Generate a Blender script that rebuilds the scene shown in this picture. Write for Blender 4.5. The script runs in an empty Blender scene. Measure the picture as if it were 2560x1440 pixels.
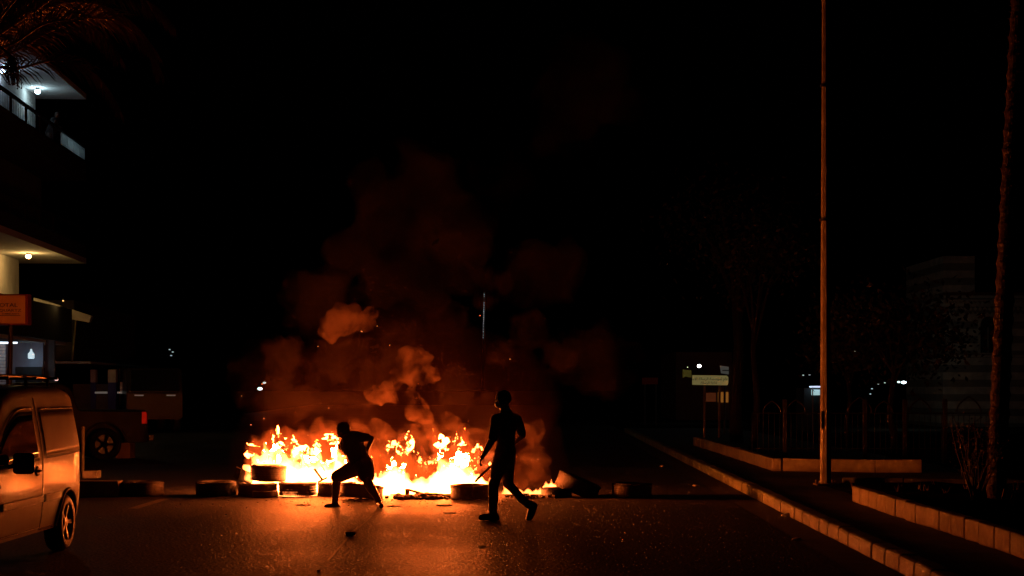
import bpy, bmesh, math, random
import numpy as np
from mathutils import Vector, Matrix, noise, Quaternion
R = math.radians
random.seed(11)
sc = bpy.context.scene
C = sc.collection

# ---------------------------------------------------------------- camera, world, exposure
F = 4000.0; HORIZON = 970.0; CAM_H = 1.7
cam_d = bpy.data.cameras.new('camera'); cam = bpy.data.objects.new('camera', cam_d); C.objects.link(cam)
cam.location = (0, 0, CAM_H); cam.rotation_euler = (R(90), 0, 0)
cam_d.sensor_width = 36; cam_d.lens = F/2560*36
cam_d.shift_y = (HORIZON-720)/2560; cam_d.clip_end = 2000; cam_d.clip_start = 0.1
sc.camera = cam
w = bpy.data.worlds.new('World'); sc.world = w; w.use_nodes = True
nt = w.node_tree; bg = nt.nodes['Background']
sky = nt.nodes.new('ShaderNodeTexSky'); sky.sky_type = 'NISHITA'; sky.sun_disc = False
sky.sun_elevation = R(-4); sky.sun_rotation = R(200)
nt.links.new(sky.outputs[0], bg.inputs[0]); bg.inputs[1].default_value = 0.004
sc.view_settings.view_transform = 'Standard'; sc.view_settings.look = 'None'
sc.view_settings.exposure = 0; sc.view_settings.gamma = 1; sc.view_settings.use_curve_mapping = False
cy = sc.cycles
cy.volume_bounces = 1; cy.max_bounces = 6; cy.transparent_max_bounces = 48
cy.sample_clamp_indirect = 4; cy.volume_step_rate = 1.0; cy.volume_max_steps = 256
cy.use_denoising = True

def P(u, v, Z):
    return Vector(((u-1280)*Z/F, Z, CAM_H-(v-HORIZON)*Z/F))
def G(u, v, z=0.0):
    Z = (CAM_H-z)*F/(v-HORIZON)
    return Vector(((u-1280)*Z/F, Z, z))

# ---------------------------------------------------------------- helpers
def tag(o, label=None, cat=None, group=None, kind=None):
    if label: o['label'] = label
    if cat: o['category'] = cat
    if group: o['group'] = group
    if kind: o['kind'] = kind
    return o
def empty(name, loc, rz=0, label=None, cat=None, group=None):
    o = bpy.data.objects.new(name, None); C.objects.link(o)
    o.location = loc; o.rotation_euler = (0, 0, rz); o.empty_display_size = .2
    return tag(o, label, cat, group)
def link(name, me, mat=None, parent=None, world=True):
    o = bpy.data.objects.new(name, me); C.objects.link(o)
    if mat is not None:
        me.materials.clear()
        for m in (mat if isinstance(mat, (list, tuple)) else [mat]): me.materials.append(m)
    if parent is not None:
        o.parent = parent
        if world:   # mesh built in world coordinates
            o.matrix_parent_inverse = (Matrix.Translation(parent.location) @ parent.rotation_euler.to_matrix().to_4x4()).inverted() if parent.parent is None else Matrix.Identity(4)
    return o
def obj(name, bm, mat=None, parent=None, world=True, smooth=False):
    me = bpy.data.meshes.new(name); bm.to_mesh(me); bm.free()
    if smooth:
        me.polygons.foreach_set('use_smooth', [True]*len(me.polygons))
    return link(name, me, mat, parent, world)
def B(): return bmesh.new()
def box(bm, c, s, rot=None, bevel=0, mi=0):
    M = Matrix.Translation(c) @ (rot.to_4x4() if rot is not None else Matrix.Identity(4)) @ Matrix.Diagonal((s[0], s[1], s[2], 1))
    r = bmesh.ops.create_cube(bm, size=1, matrix=M)
    vs = r['verts']; fs = {f for v in vs for f in v.link_faces}
    for f in fs: f.material_index = mi
    if bevel > 0:
        es = list({e for v in vs for e in v.link_edges})
        bmesh.ops.bevel(bm, geom=es, offset=bevel, segments=2, affect='EDGES', profile=.5)
def frame(d):
    d = d.normalized(); a = Vector((0, 0, 1)) if abs(d.z) < .9 else Vector((1, 0, 0))
    x = d.cross(a).normalized(); return x, d.cross(x).normalized()
def tube(bm, pts, rs, seg=12, cap=True, closed=False, mi=0):
    pts = [Vector(p) for p in pts]
    if not hasattr(rs, '__len__'): rs = [rs]*len(pts)
    rings = []; n = len(pts)
    x = None
    for i, p in enumerate(pts):
        d = (pts[min(i+1, n-1)]-pts[max(i-1, 0)]).normalized()
        if x is None: x, y = frame(d)
        else:
            x = (x-d*x.dot(d)).normalized(); y = d.cross(x).normalized()
        rings.append([bm.verts.new(p+(x*math.cos(a)+y*math.sin(a))*rs[i]) for a in [2*math.pi*k/seg for k in range(seg)]])
    for a, b in zip(rings, rings[1:]):
        for k in range(seg):
            f = bm.faces.new((a[k], a[(k+1) % seg], b[(k+1) % seg], b[k])); f.material_index = mi
    if cap:
        f = bm.faces.new(rings[0]); f.material_index = mi
        f = bm.faces.new(list(reversed(rings[-1]))); f.material_index = mi
def ball(bm, c, r, sub=2, rot=None):
    s = r if hasattr(r, '__len__') else (r, r, r)
    M = Matrix.Translation(c) @ (rot.to_4x4() if rot is not None else Matrix.Identity(4)) @ Matrix.Diagonal((s[0], s[1], s[2], 1))
    bmesh.ops.create_icosphere(bm, subdivisions=sub, radius=1, matrix=M)
def cap(bm, pts, rs, seg=12):
    """a tapered limb: spheres at the joints, cones between"""
    for i, (p, r) in enumerate(zip(pts, rs)):
        ball(bm, p, r, 2)
        if i: tube(bm, [pts[i-1], p], [rs[i-1], r], seg)
def lathe(bm, prof, seg=48, M=None, mi=0, closed=True):
    """prof: (r, z) ring around Z axis"""
    M = M or Matrix.Identity(4); rings = []
    for k in range(seg):
        a = 2*math.pi*k/seg
        rings.append([bm.verts.new(M @ Vector((r*math.cos(a), r*math.sin(a), z))) for r, z in prof])
    n = len(prof)
    for k in range(seg):
        A, Bq = rings[k], rings[(k+1) % seg]
        for j in range(n if closed else n-1):
            f = bm.faces.new((A[j], Bq[j], Bq[(j+1) % n], A[(j+1) % n])); f.material_index = mi
def poly(bm, pts, mi=0):
    f = bm.faces.new([bm.verts.new(p) for p in pts]); f.material_index = mi; return f
def evaluated(me, mods):
    o = bpy.data.objects.new('tmp', me); C.objects.link(o)
    for t, kw in mods:
        m = o.modifiers.new('m', t)
        for k, v in kw.items(): setattr(m, k, v)
    dg = bpy.context.evaluated_depsgraph_get(); dg.update()
    out = bpy.data.meshes.new_from_object(o.evaluated_get(dg))
    bpy.data.objects.remove(o); return out
def remesh(bm, voxel, smooth=4, fac=.5, disp=None, name='mesh'):
    bmesh.ops.recalc_face_normals(bm, faces=bm.faces)
    me = bpy.data.meshes.new(name); bm.to_mesh(me); bm.free()
    mods = [('REMESH', dict(mode='VOXEL', voxel_size=voxel, use_smooth_shade=True))]
    if smooth: mods.append(('SMOOTH', dict(factor=fac, iterations=smooth)))
    out = evaluated(me, mods); bpy.data.meshes.remove(me)
    out.name = name
    if disp:
        n = len(out.vertices); co = np.empty(n*3, 'f'); out.vertices.foreach_get('co', co)
        no = np.empty(n*3, 'f'); out.vertex_normals.foreach_get('vector', no)
        co = co.reshape(-1, 3); no = no.reshape(-1, 3)
        for i in range(n):
            p = Vector(co[i].tolist()); co[i] = disp(p, Vector(no[i].tolist()))
        out.vertices.foreach_set('co', co.ravel()); out.update()
    out.polygons.foreach_set('use_smooth', [True]*len(out.polygons))
    return out

# ---------------------------------------------------------------- materials
def mat(name, col=(.5, .5, .5), rough=.6, metal=0, spec=.5, var=0, scale=5, bump=0, bscale=40, coat=0, col2=None, rvar=0, detail=4):
    m = bpy.data.materials.new(name); m.use_nodes = True
    t = m.node_tree; b = t.nodes['Principled BSDF']
    b.inputs['Base Color'].default_value = (*col, 1); b.inputs['Roughness'].default_value = rough
    b.inputs['Metallic'].default_value = metal; b.inputs['Specular IOR Level'].default_value = spec
    b.inputs['Coat Weight'].default_value = coat; b.inputs['Coat Roughness'].default_value = .09
    tc = t.nodes.new('ShaderNodeTexCoord')
    if var or col2:
        n = t.nodes.new('ShaderNodeTexNoise'); n.inputs['Scale'].default_value = scale; n.inputs['Detail'].default_value = detail
        t.links.new(tc.outputs['Object'], n.inputs['Vector'])
        r = t.nodes.new('ShaderNodeValToRGB'); t.links.new(n.outputs[0], r.inputs[0])
        r.color_ramp.elements[0].position = .32; r.color_ramp.elements[1].position = .68
        c2 = col2 or tuple(c*(1-var) for c in col)
        r.color_ramp.elements[0].color = (*c2, 1); r.color_ramp.elements[1].color = (*[c*(1+var*.5) for c in col], 1)
        t.links.new(r.outputs[0], b.inputs['Base Color'])
    if rvar:
        n2 = t.nodes.new('ShaderNodeTexNoise'); n2.inputs['Scale'].default_value = scale*2.3; n2.inputs['Detail'].default_value = 5
        t.links.new(tc.outputs['Object'], n2.inputs['Vector'])
        mr = t.nodes.new('ShaderNodeMapRange'); mr.inputs[1].default_value = .3; mr.inputs[2].default_value = .7
        mr.inputs[3].default_value = max(0.03, rough-rvar); mr.inputs[4].default_value = min(1, rough+rvar)
        t.links.new(n2.outputs[0], mr.inputs[0]); t.links.new(mr.outputs[0], b.inputs['Roughness'])
    if bump:
        n3 = t.nodes.new('ShaderNodeTexNoise'); n3.inputs['Scale'].default_value = bscale; n3.inputs['Detail'].default_value = 5
        t.links.new(tc.outputs['Object'], n3.inputs['Vector'])
        bp = t.nodes.new('ShaderNodeBump'); bp.inputs['Strength'].default_value = 1; bp.inputs['Distance'].default_value = bump
        t.links.new(n3.outputs[0], bp.inputs['Height']); t.links.new(bp.outputs[0], b.inputs['Normal'])
    return m
def emat(name, col, strength):
    m = bpy.data.materials.new(name); m.use_nodes = True; t = m.node_tree
    b = t.nodes['Principled BSDF']
    b.inputs['Base Color'].default_value = (*col, 1)
    b.inputs['Emission Color'].default_value = (*col, 1); b.inputs['Emission Strength'].default_value = strength
    return m
def smoke_mat(name, density, col=(.25, .16, .105), aniso=.15, scale=2.2, lo=.38, hi=.66, floor=.02):
    m = bpy.data.materials.new(name); m.use_nodes = True; t = m.node_tree
    t.nodes.remove(t.nodes['Principled BSDF'])
    v = t.nodes.new('ShaderNodeVolumePrincipled'); v.inputs['Color'].default_value = (*col, 1)
    v.inputs['Anisotropy'].default_value = aniso
    tc = t.nodes.new('ShaderNodeTexCoord'); n = t.nodes.new('ShaderNodeTexNoise')
    n.inputs['Scale'].default_value = scale; n.inputs['Detail'].default_value = 3; n.inputs['Distortion'].default_value = .5
    t.links.new(tc.outputs['Object'], n.inputs['Vector'])
    mr = t.nodes.new('ShaderNodeMapRange'); mr.inputs[1].default_value = lo; mr.inputs[2].default_value = hi
    mr.inputs[3].default_value = floor*density; mr.inputs[4].default_value = density
    t.links.new(n.outputs[0], mr.inputs[0]); t.links.new(mr.outputs[0], v.inputs['Density'])
    t.links.new(v.outputs[0], t.nodes['Material Output'].inputs['Volume'])
    return m
def flame_mat(name, strength, hot=(1, .20, .040), cool=(1, .11, .010), scale=2.4, lo=.32, hi=.50, floor=.18):
    m = bpy.data.materials.new(name); m.use_nodes = True; t = m.node_tree
    t.nodes.remove(t.nodes['Principled BSDF'])
    tc = t.nodes.new('ShaderNodeTexCoord')
    mp = t.nodes.new('ShaderNodeMapping'); mp.inputs['Scale'].default_value = (1, 1, .6)
    t.links.new(tc.outputs['Object'], mp.inputs[0])
    n = t.nodes.new('ShaderNodeTexNoise'); n.inputs['Scale'].default_value = scale; n.inputs['Detail'].default_value = 3
    n.inputs['Distortion'].default_value = .8
    t.links.new(mp.outputs[0], n.inputs['Vector'])
    mr = t.nodes.new('ShaderNodeMapRange'); mr.inputs[1].default_value = lo; mr.inputs[2].default_value = hi
    mr.inputs[3].default_value = floor; mr.inputs[4].default_value = 1
    t.links.new(n.outputs[0], mr.inputs[0])
    # hotter and brighter near the fuel, cooler at the tips of the flames
    sp = t.nodes.new('ShaderNodeSeparateXYZ'); t.links.new(tc.outputs['Object'], sp.inputs[0])
    hz = t.nodes.new('ShaderNodeMapRange'); hz.inputs[1].default_value = .5; hz.inputs[2].default_value = 1.15
    hz.inputs[3].default_value = 1; hz.inputs[4].default_value = .26
    t.links.new(sp.outputs[2], hz.inputs[0])
    mul = t.nodes.new('ShaderNodeMath'); mul.operation = 'MULTIPLY'
    t.links.new(mr.outputs[0], mul.inputs[0]); t.links.new(hz.outputs[0], mul.inputs[1])
    m2 = t.nodes.new('ShaderNodeMath'); m2.operation = 'MULTIPLY'; m2.inputs[1].default_value = strength
    t.links.new(mul.outputs[0], m2.inputs[0])
    mx = t.nodes.new('ShaderNodeMix'); mx.data_type = 'RGBA'
    mx.inputs[6].default_value = (*cool, 1); mx.inputs[7].default_value = (*hot, 1)
    t.links.new(mul.outputs[0], mx.inputs[0])
    e = t.nodes.new('ShaderNodeEmission'); t.links.new(mx.outputs[2], e.inputs[0]); t.links.new(m2.outputs[0], e.inputs[1])
    t.links.new(e.outputs[0], t.nodes['Material Output'].inputs['Volume'])
    return m

def island(m, lo=.65, hi=1.25):
    t = m.node_tree; b = t.nodes['Principled BSDF']; g = t.nodes.new('ShaderNodeNewGeometry'); r = t.nodes.new('ShaderNodeMapRange')
    r.inputs[3].default_value = lo; r.inputs[4].default_value = hi; t.links.new(g.outputs['Random Per Island'], r.inputs[0])
    mx = t.nodes.new('ShaderNodeMix'); mx.data_type = 'RGBA'; mx.blend_type = 'MULTIPLY'; mx.inputs[0].default_value = 1
    src = b.inputs['Base Color'].links[0].from_socket; t.links.new(src, mx.inputs[6]); t.links.new(r.outputs[0], mx.inputs[7])
    t.links.new(mx.outputs[2], b.inputs['Base Color']); return m
M = {}
def asphalt():
    m = mat('asphalt', (.045, .043, .041), .42, spec=.25)
    t = m.node_tree; b = t.nodes['Principled BSDF']; tc = t.nodes['Texture Coordinate']
    def N(s, d=4, dist=0):
        n = t.nodes.new('ShaderNodeTexNoise'); n.inputs['Scale'].default_value = s; n.inputs['Detail'].default_value = d
        n.inputs['Distortion'].default_value = dist; t.links.new(tc.outputs['Object'], n.inputs['Vector']); return n
    big, fine, mid = N(.35, 5, .4), N(27, 1), N(6, 4)
    r = t.nodes.new('ShaderNodeValToRGB'); r.color_ramp.elements[0].color = (.020, .019, .018, 1); r.color_ramp.elements[1].color = (.095, .090, .085, 1)
    r.color_ramp.elements[0].position = .3; r.color_ramp.elements[1].position = .7
    mixn = t.nodes.new('ShaderNodeMath'); mixn.operation = 'MULTIPLY_ADD'; mixn.inputs[1].default_value = .45
    t.links.new(fine.outputs[0], mixn.inputs[0])
    h = t.nodes.new('ShaderNodeMath'); h.operation = 'MULTIPLY'; h.inputs[1].default_value = .55
    t.links.new(big.outputs[0], h.inputs[0]); t.links.new(h.outputs[0], mixn.inputs[2])
    t.links.new(mixn.outputs[0], r.inputs[0]); t.links.new(r.outputs[0], b.inputs['Base Color'])
    mr = t.nodes.new('ShaderNodeMapRange'); mr.inputs[1].default_value = .35; mr.inputs[2].default_value = .65
    mr.inputs[3].default_value = .50; mr.inputs[4].default_value = .68
    t.links.new(big.outputs[0], mr.inputs[0]); t.links.new(mr.outputs[0], b.inputs['Roughness'])
    sp = t.nodes.new('ShaderNodeMapRange'); sp.inputs[1].default_value = .38; sp.inputs[2].default_value = .62
    sp.inputs[3].default_value = .12; sp.inputs[4].default_value = .40
    t.links.new(fine.outputs[0], sp.inputs[0]); t.links.new(sp.outputs[0], b.inputs['Specular IOR Level'])
    b1 = t.nodes.new('ShaderNodeBump'); b1.inputs['Distance'].default_value = .018; t.links.new(fine.outputs[0], b1.inputs['Height'])
    b2 = t.nodes.new('ShaderNodeBump'); b2.inputs['Distance'].default_value = .012; t.links.new(mid.outputs[0], b2.inputs['Height'])
    t.links.new(b2.outputs[0], b1.inputs['Normal']); t.links.new(b1.outputs[0], b.inputs['Normal'])
    return m
M['asphalt'] = asphalt()
M['rubber'] = mat('rubber', (.07, .062, .058), .6, var=.4, scale=9, bump=.003, bscale=60)
M['concrete'] = mat('concrete', (.30, .28, .25), .8, var=.35, scale=6, bump=.006, bscale=25)
M['kerb'] = mat('kerb_concrete', (.27, .27, .13), .65, col2=(.11, .13, .05), scale=2.5, var=.2, bump=.006, bscale=22)
island(M['kerb'], .82, 1.12)
M['paving'] = mat('paving', (.10, .095, .09), .85, var=.4, scale=3, bump=.004, bscale=30)
M['soil'] = mat('soil', (.03, .025, .02), .95, spec=0, var=.5, scale=4, bump=.02, bscale=12)
M['skin'] = mat('skin', (.30, .17, .11), .5)
M['shirt'] = mat('dark_cloth', (.10, .085, .08), .85, bump=.003, bscale=30)
M['trouser'] = mat('trouser_cloth', (.20, .16, .14), .85, bump=.003, bscale=25)
M['shoe'] = mat('shoe_leather', (.02, .02, .02), .5)
M['hair'] = mat('hair', (.015, .012, .01), .6, bump=.004, bscale=80)
M['wood'] = mat('wood', (.25, .15, .08), .7, var=.5, scale=8, bump=.003, bscale=40)
M['char'] = mat('charred', (.03, .02, .018), .8, var=.5, scale=14, bump=.006, bscale=40)
M['paint'] = mat('van_paint', (.40, .35, .26), .6, spec=.06, coat=.06, var=.08, scale=3, bump=.0012, bscale=2.2)
M['glass'] = mat('dark_glass', (.012, .012, .013), .06, spec=.6)
for k_ in ('shirt', 'trouser', 'hair'):
    b_ = M[k_].node_tree.nodes['Principled BSDF']; b_.inputs['Sheen Weight'].default_value = .7; b_.inputs['Sheen Roughness'].default_value = .35; b_.inputs['Sheen Tint'].default_value = (1, .8, .6, 1)
M['plastic'] = mat('black_plastic', (.02, .02, .02), .5)
M['alloy'] = mat('wheel_alloy', (.30, .29, .27), .5, metal=.4)
M['chrome'] = mat('bright_trim', (.6, .6, .6), .18, metal=1)
M['pole'] = mat('pole_paint', (.24, .22, .13), .75, var=.3, scale=5, bump=.004, bscale=18)
M['darkpaint'] = mat('dark_car_paint', (.018, .016, .016), .4, coat=.1)
M['leaf'] = mat('palm_leaf', (.18, .14, .07), .5, var=.4, scale=3)
M['bark'] = mat('palm_bark', (.05, .03, .02), .9, var=.5, scale=9, bump=.02, bscale=20)
M['plaster'] = mat('plaster', (.62, .62, .58), .85, var=.15, scale=2, bump=.004, bscale=10)
M['darkwall'] = mat('dark_wall', (.12, .12, .12), .9, var=.3, scale=1.5)
M['white'] = mat('white_paint', (.7, .7, .68), .6, var=.15, scale=6)

# ---------------------------------------------------------------- ground
def sheet(name, pts, z, m, kind='structure'):
    bm = B(); poly(bm, [(x, y, z) for x, y in pts]); return tag(obj(name, bm, m), kind=kind)
sheet('ground', [(-400, -20), (400, -20), (400, 900), (-400, 900)], -.05, M['soil'])
def kx(Z): # road edge on the right
    return 3.32+.0165*Z
sheet('road', [(-13, -5), (kx(-5), -5), (kx(160), 160), (-20, 160)], 0, M['asphalt'])

# ---------------------------------------------------------------- tyres
FZ = 25.6
def tyre_mesh(name, r=.31, h=.215, grooves=4, seed=0, rim=.19, lugs=56):
    """a tyre lying flat on z=0, tread with grooves and shoulder lugs"""
    bm = B(); hw = h/2; prof = []
    prof += [(rim, .02), (rim-.004, .035), (rim, .05)]
    prof += [(rim+.02, h*.16), (rim+.025, hw), (rim+.02, h*.84)]
    prof += [(rim, h-.05), (rim-.004, h-.035), (rim, h-.02), (rim+.03, h-.002), (rim+.065, h), (r-.035, h-.010), (r-.013, h-.026)]
    z1, z0 = h-.034, .034; n = grooves; pitch = (z1-z0)/(n+(n+1)*2.6)
    z = z1
    for g in range(n):
        z2 = z-pitch*2.6; prof += [(r-.001, z), (r, z2)]
        z = z2; prof += [(r-.011, z-.001), (r-.011, z-pitch+.001)]; z -= pitch
    prof += [(r, z), (r-.001, z0), (r-.013, .026), (r-.035, .010), (rim+.065, 0), (rim+.03, .002)]
    prof.reverse()
    lathe(bm, prof, 96)
    rnd = random.Random(seed)
    for k in range(lugs):
        a = 2*math.pi*k/lugs
        for zz in (h-.028, .028):
            rot = Matrix.Rotation(a, 3, 'Z') @ Matrix.Rotation(R(20), 3, 'X')
            box(bm, Vector(((r-.006)*math.cos(a), (r-.006)*math.sin(a), zz)), (.018, .016, .034), rot)
    for v in bm.verts:
        q = v.co*3+Vector((seed*4, 0, 0)); v.co += Vector((noise.noise(q), noise.noise(q+Vector((9, 0, 0))), noise.noise(q+Vector((0, 9, 0)))*.6))*.010
    bmesh.ops.recalc_face_normals(bm, faces=bm.faces)
    me = bpy.data.meshes.new(name); bm.to_mesh(me); bm.free()
    me.polygons.foreach_set('use_smooth', [False]*len(me.polygons))
    return me
tyA = tyre_mesh('tyre', .308, .225, 4, 1); tyB = tyre_mesh('tyre', .308, .225, 3, 2); tyC = tyre_mesh('tyre', .30, .20, 5, 3)
def tyre(u, vb, me, label, s=1.0, rot=(0, 0, 0), z=0.0, Z=None, dz=0):
    g = G(u, vb, z) if Z is None else P(u, 970, Z)
    o = link('tyre', me); me.materials.clear() if False else None
    if not me.materials: me.materials.append(M['rubber'])
    o.location = Vector((g.x, g.y+(.3 if Z is None else 0), z+dz)); o.scale = (s, s, s) if not hasattr(s, '__len__') else s
    o.rotation_euler = rot
    return tag(o, label, 'tyre', 'tyres laid across the road as a barricade')
tyre(347, 1242, tyA, 'dark grooved tyre standing alone beside the road marking, nearest the silver van', 1.03, (0, 0, .4))
tyre(531, 1242, tyB, 'tyre lying just left of the one carrying the stacked tyre, not burning', 1.02, (0, 0, 1.1))
tyre(637, 1242, tyC, 'bottom tyre of the two-high stack at the left end of the fire', 1.03, (0, 0, 2.0))
tyre(669, 1203, tyA, 'top tyre of the two-high stack at the left end of the fire', (.92, .92, 1.12), (R(1), R(3), .2), Z=25.3, dz=.232)
tyre(738, 1242, tyB, 'tyre right of the two-high stack, flames pouring out of it', .97, (0, 0, .9))
tyre(836, 1242, tyA, 'burning tyre directly behind the bent knee of the crouching man', .97, (0, 0, 1.6))
tyre(898, 1252, tyC, 'tyre between the feet of the crouching man with flames licking its side', 1.08, (R(-5), R(5), 0), dz=.02)
tyre(1175, 1251, tyB, 'burning tyre just left of the leading leg of the walking man', 1.0, (0, 0, .3))
tyre(1393, 1245, tyC, 'low tyre with a small flame in it, under the tilted tyre', (.8, .8, .72), (0, 0, .7))
tyre(1437, 1242, tyC, 'ribbed tyre tilted steeply, leaning on the low burning tyre', (1.16, 1.16, 1.25), (R(3), R(22), .1), Z=25.25, dz=.05)
tyre(1583, 1246, tyA, 'rightmost tyre, alone in the dark towards the kerb', 1.0, (0, 0, 1.2))
# flat piece of tyre leaning on the stack, thin worn tyre lying before it
bm = B(); lathe(bm, [(.13, 0), (.19, 0), (.205, .03), (.20, .095), (.185, .10), (.13, .08)][::-1], 56, Matrix.Translation(G(658, 1245)+Vector((0, .2, 0))))
bmesh.ops.recalc_face_normals(bm, faces=bm.faces)
tag(obj('tyre_casing', bm, M['rubber']), 'small thin tyre casing lying in front of the two-high stack', 'tyre casing')
bm = B(); pts = [P(588, 1180, 25.2), P(600, 1186, 25.15), P(615, 1192, 25.2), P(632, 1200, 25.25)]
for i, p in enumerate(pts):
    pass
for a, b_ in zip(pts, pts[1:]):
    d = b_-a; box(bm, (a+b_)/2, (d.length*1.05, .18, .02), d.to_track_quat('X', 'Y').to_matrix())
tag(obj('rubber_flap', bm, M['rubber']), 'torn strip of tyre tread leaning on the left of the stacked tyres', 'tyre scrap')

# ---------------------------------------------------------------- people
def fingers(bm, wrist, knuckle, palm_n, curl, length=.085, side=1, r=.0085):
    """five separate fingers from the knuckle line; curl in radians per joint; palm_n faces the palm"""
    d = (knuckle-wrist).normalized(); s = d.cross(palm_n).normalized()*side; n = palm_n.normalized()
    ball(bm, (wrist+knuckle)/2, (.032, .032, .032), 2)
    for k, (o, L, c) in enumerate([(-.033, .80, 1.0), (-.011, .95, 1.05), (.011, 1.0, 1.1), (.031, .85, 1.25)]):
        p = knuckle+s*o; a = 0; pts = [wrist+s*o*.6, p]
        for seg_l in (.45, .32, .23):
            a += curl*c; q = pts[-1]+(d*math.cos(a)+n*math.sin(a))*length*L*seg_l; pts.append(q)
        cap(bm, pts, [.014, .0115, r, r*.92, r*.8], 8)
    p0 = wrist+(knuckle-wrist)*.25-s*.03
    dd = (d*.65-s*.75+n*.35).normalized()
    cap(bm, [wrist, p0, p0+dd*.035, p0+dd*.035+(dd+d+n*.5).normalized()*.03], [.018, .014, .0105, .009], 8)
def head(bm, c, face, up, h=.225):
    face = face.normalized(); up = (up-face*up.dot(face)).normalized(); s = up.cross(face)
    Rm = Matrix((s, -face, up)).transposed()   # x = side, -y = face, z = up
    def L(x, y, z): return c+Rm @ Vector((x, y, z))*h
    ball(bm, L(0, .06, .10), (h*.345, h*.43, h*.40), 3, Rm)
    ball(bm, L(0, -.10, -.14), (h*.27, h*.30, h*.34), 3, Rm)
    ball(bm, L(0, -.24, -.36), (h*.12, h*.12, h*.11), 2, Rm)            # chin
    cap(bm, [L(0, -.38, .06), L(0, -.50, -.12)], [h*.05, h*.075], 8)     # nose
    ball(bm, L(0, -.385, -.235), (h*.12, h*.05, h*.05), 2, Rm)          # mouth
    for q in (-1, 1):
        ball(bm, L(.15*q, -.335, .03), (h*.07, h*.05, h*.05), 2, Rm)   # eye
        ball(bm, L(.14*q, -.36, .12), (h*.11, h*.05, h*.035), 2, Rm)   # brow
        ball(bm, L(.355*q, .03, -.03), (h*.04, h*.09, h*.14), 2, Rm)   # ear
    return L, Rm
def person(name, J, Z0, root_px, labels, face, vox=.009):
    root = empty('person', G(*root_px), label=labels, cat='person')
    D = {k: P(v[0], v[1], Z0+v[2]) for k, v in J.items()}
    return root, D
def finish(bm, name, m, root, vox, smooth=6, disp=None):
    return link(name, remesh(bm, vox, smooth, disp=disp, name=name), m, root)
def fold(amp, sc_, seed):
    o = Vector((seed*7, 0, 0))
    def f(p, n): return p+n*(noise.noise(Vector((p.x, p.y, p.z*.7))*sc_+o)+.5*noise.noise(p*sc_*2.3+o))*amp
    return f
# -- man 1: crouching, bent to the left, right hand on the hip
def zp(x, y): return (780+x*.18757, 1030+y*.1875)
Z1 = 22.9
K = {'head': (*zp(415, 262), -.02), 'neck': (*zp(500, 335), -.02), 'chest': (*zp(545, 400), 0), 'belly': (*zp(600, 545), 0), 'hip': (*zp(655, 690), 0),
     'lsh': (*zp(465, 385), .16), 'lel': (*zp(395, 470), .30), 'lwr': (*zp(470, 575), .36), 'lkn': (*zp(505, 605), .34),
     'rsh': (*zp(610, 325), -.14), 'rel': (*zp(795, 350), -.12), 'rwr': (*zp(742, 490), .0), 'rkn': (*zp(728, 540), .04),
     'lhp': (*zp(600, 720), .06), 'lkne': (*zp(335, 875), .10), 'lan': (*zp(308, 1205), .05), 'lto': (*zp(190, 1262), -.02), 'lhe': (*zp(335, 1252), .08),
     'rhp': (*zp(705, 730), -.07), 'rkne': (*zp(745, 940), -.22), 'ran': (*zp(885, 1175), -.08), 'rto': (*zp(925, 1255), -.30), 'rhe': (*zp(890, 1218), -.04)}
root, D = person('person', K, Z1, (870, 1268), 'crouching man with knees bent and one elbow out, silhouetted against the fire', None)
V1 = .0085
bm = B()
cap(bm, [D['neck'], D['head']+Vector((.02, 0, -.05))], [.062, .058])
Lh, Rh = head(bm, D['head'], Vector((-.75, .5, -.42)), Vector((-.25, -.1, 1)))
cap(bm, [D['hip'], D['belly'], D['chest'], D['neck']], [.12, .115, .12, .06])
cap(bm, [D['lsh'], D['lel'], D['lwr']], [.052, .041, .028]); cap(bm, [D['rsh'], D['rel'], D['rwr']], [.052, .041, .028])
fingers(bm, D['lwr'], D['lkn'], Vector((0, -.4, -1)), .5); fingers(bm, D['rwr'], D['rkn'], Vector((-1, 0, 0)), .35, side=-1)
for q in 'lr':
    cap(bm, [D[q+'hp'], D[q+'kne'], D[q+'kne'].lerp(D[q+'an'], .3), D[q+'an']], [.085, .070, .068, .045])
    cap(bm, [D[q+'an'], D[q+'he'], D[q+'to']], [.036, .036, .03])
body = finish(bm, 'body', M['skin'], root, .0075, 4)
bm = B()   # loose t-shirt
cap(bm, [D['hip']+Vector((-.01, 0, .03)), D['belly'], D['chest']], [.158, .158, .168])
ball(bm, D['hip']+Vector((.02, 0, .02)), (.165, .15, .12), 3); ball(bm, D['chest'].lerp(D['belly'], .3)+Vector((-.045, .05, 0)), (.165, .15, .18), 3)
cap(bm, [D['lsh'], D['chest'], D['rsh']], [.085, .13, .08]); cap(bm, [D['neck']+Vector((.012, 0, -.02)), D['chest']], [.072, .12])
cap(bm, [D['lsh'], D['lsh'].lerp(D['lel'], .85)], [.082, .068]); cap(bm, [D['rsh'], D['rsh'].lerp(D['rel'], .62)], [.078, .062])
finish(bm, 'shirt', M['shirt'], root, .010, 8, fold(.014, 7, 1))
bm = B()   # knee-length shorts
cap(bm, [D['lhp'], D['hip'], D['rhp']], [.135, .155, .135]); ball(bm, D['hip']+Vector((.045, -.02, -.03)), .145, 3)
cap(bm, [D['lhp'], D['lhp'].lerp(D['lkne'], .5), D['lkne']+Vector((0, 0, .01))], [.135, .112, .092])
cap(bm, [D['rhp'], D['rhp'].lerp(D['rkne'], .55)], [.135, .115])
finish(bm, 'shorts', M['trouser'], root, .010, 8, fold(.014, 6, 2))
bm = B()
hd = D['head']; ball(bm, Lh(0, .13, .16), (.087, .098, .094), 3, Rh)
finish(bm, 'hair', M['hair'], root, .006, 2, lambda p, n: p+n*(.006+.008*noise.noise(p*70)))
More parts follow.
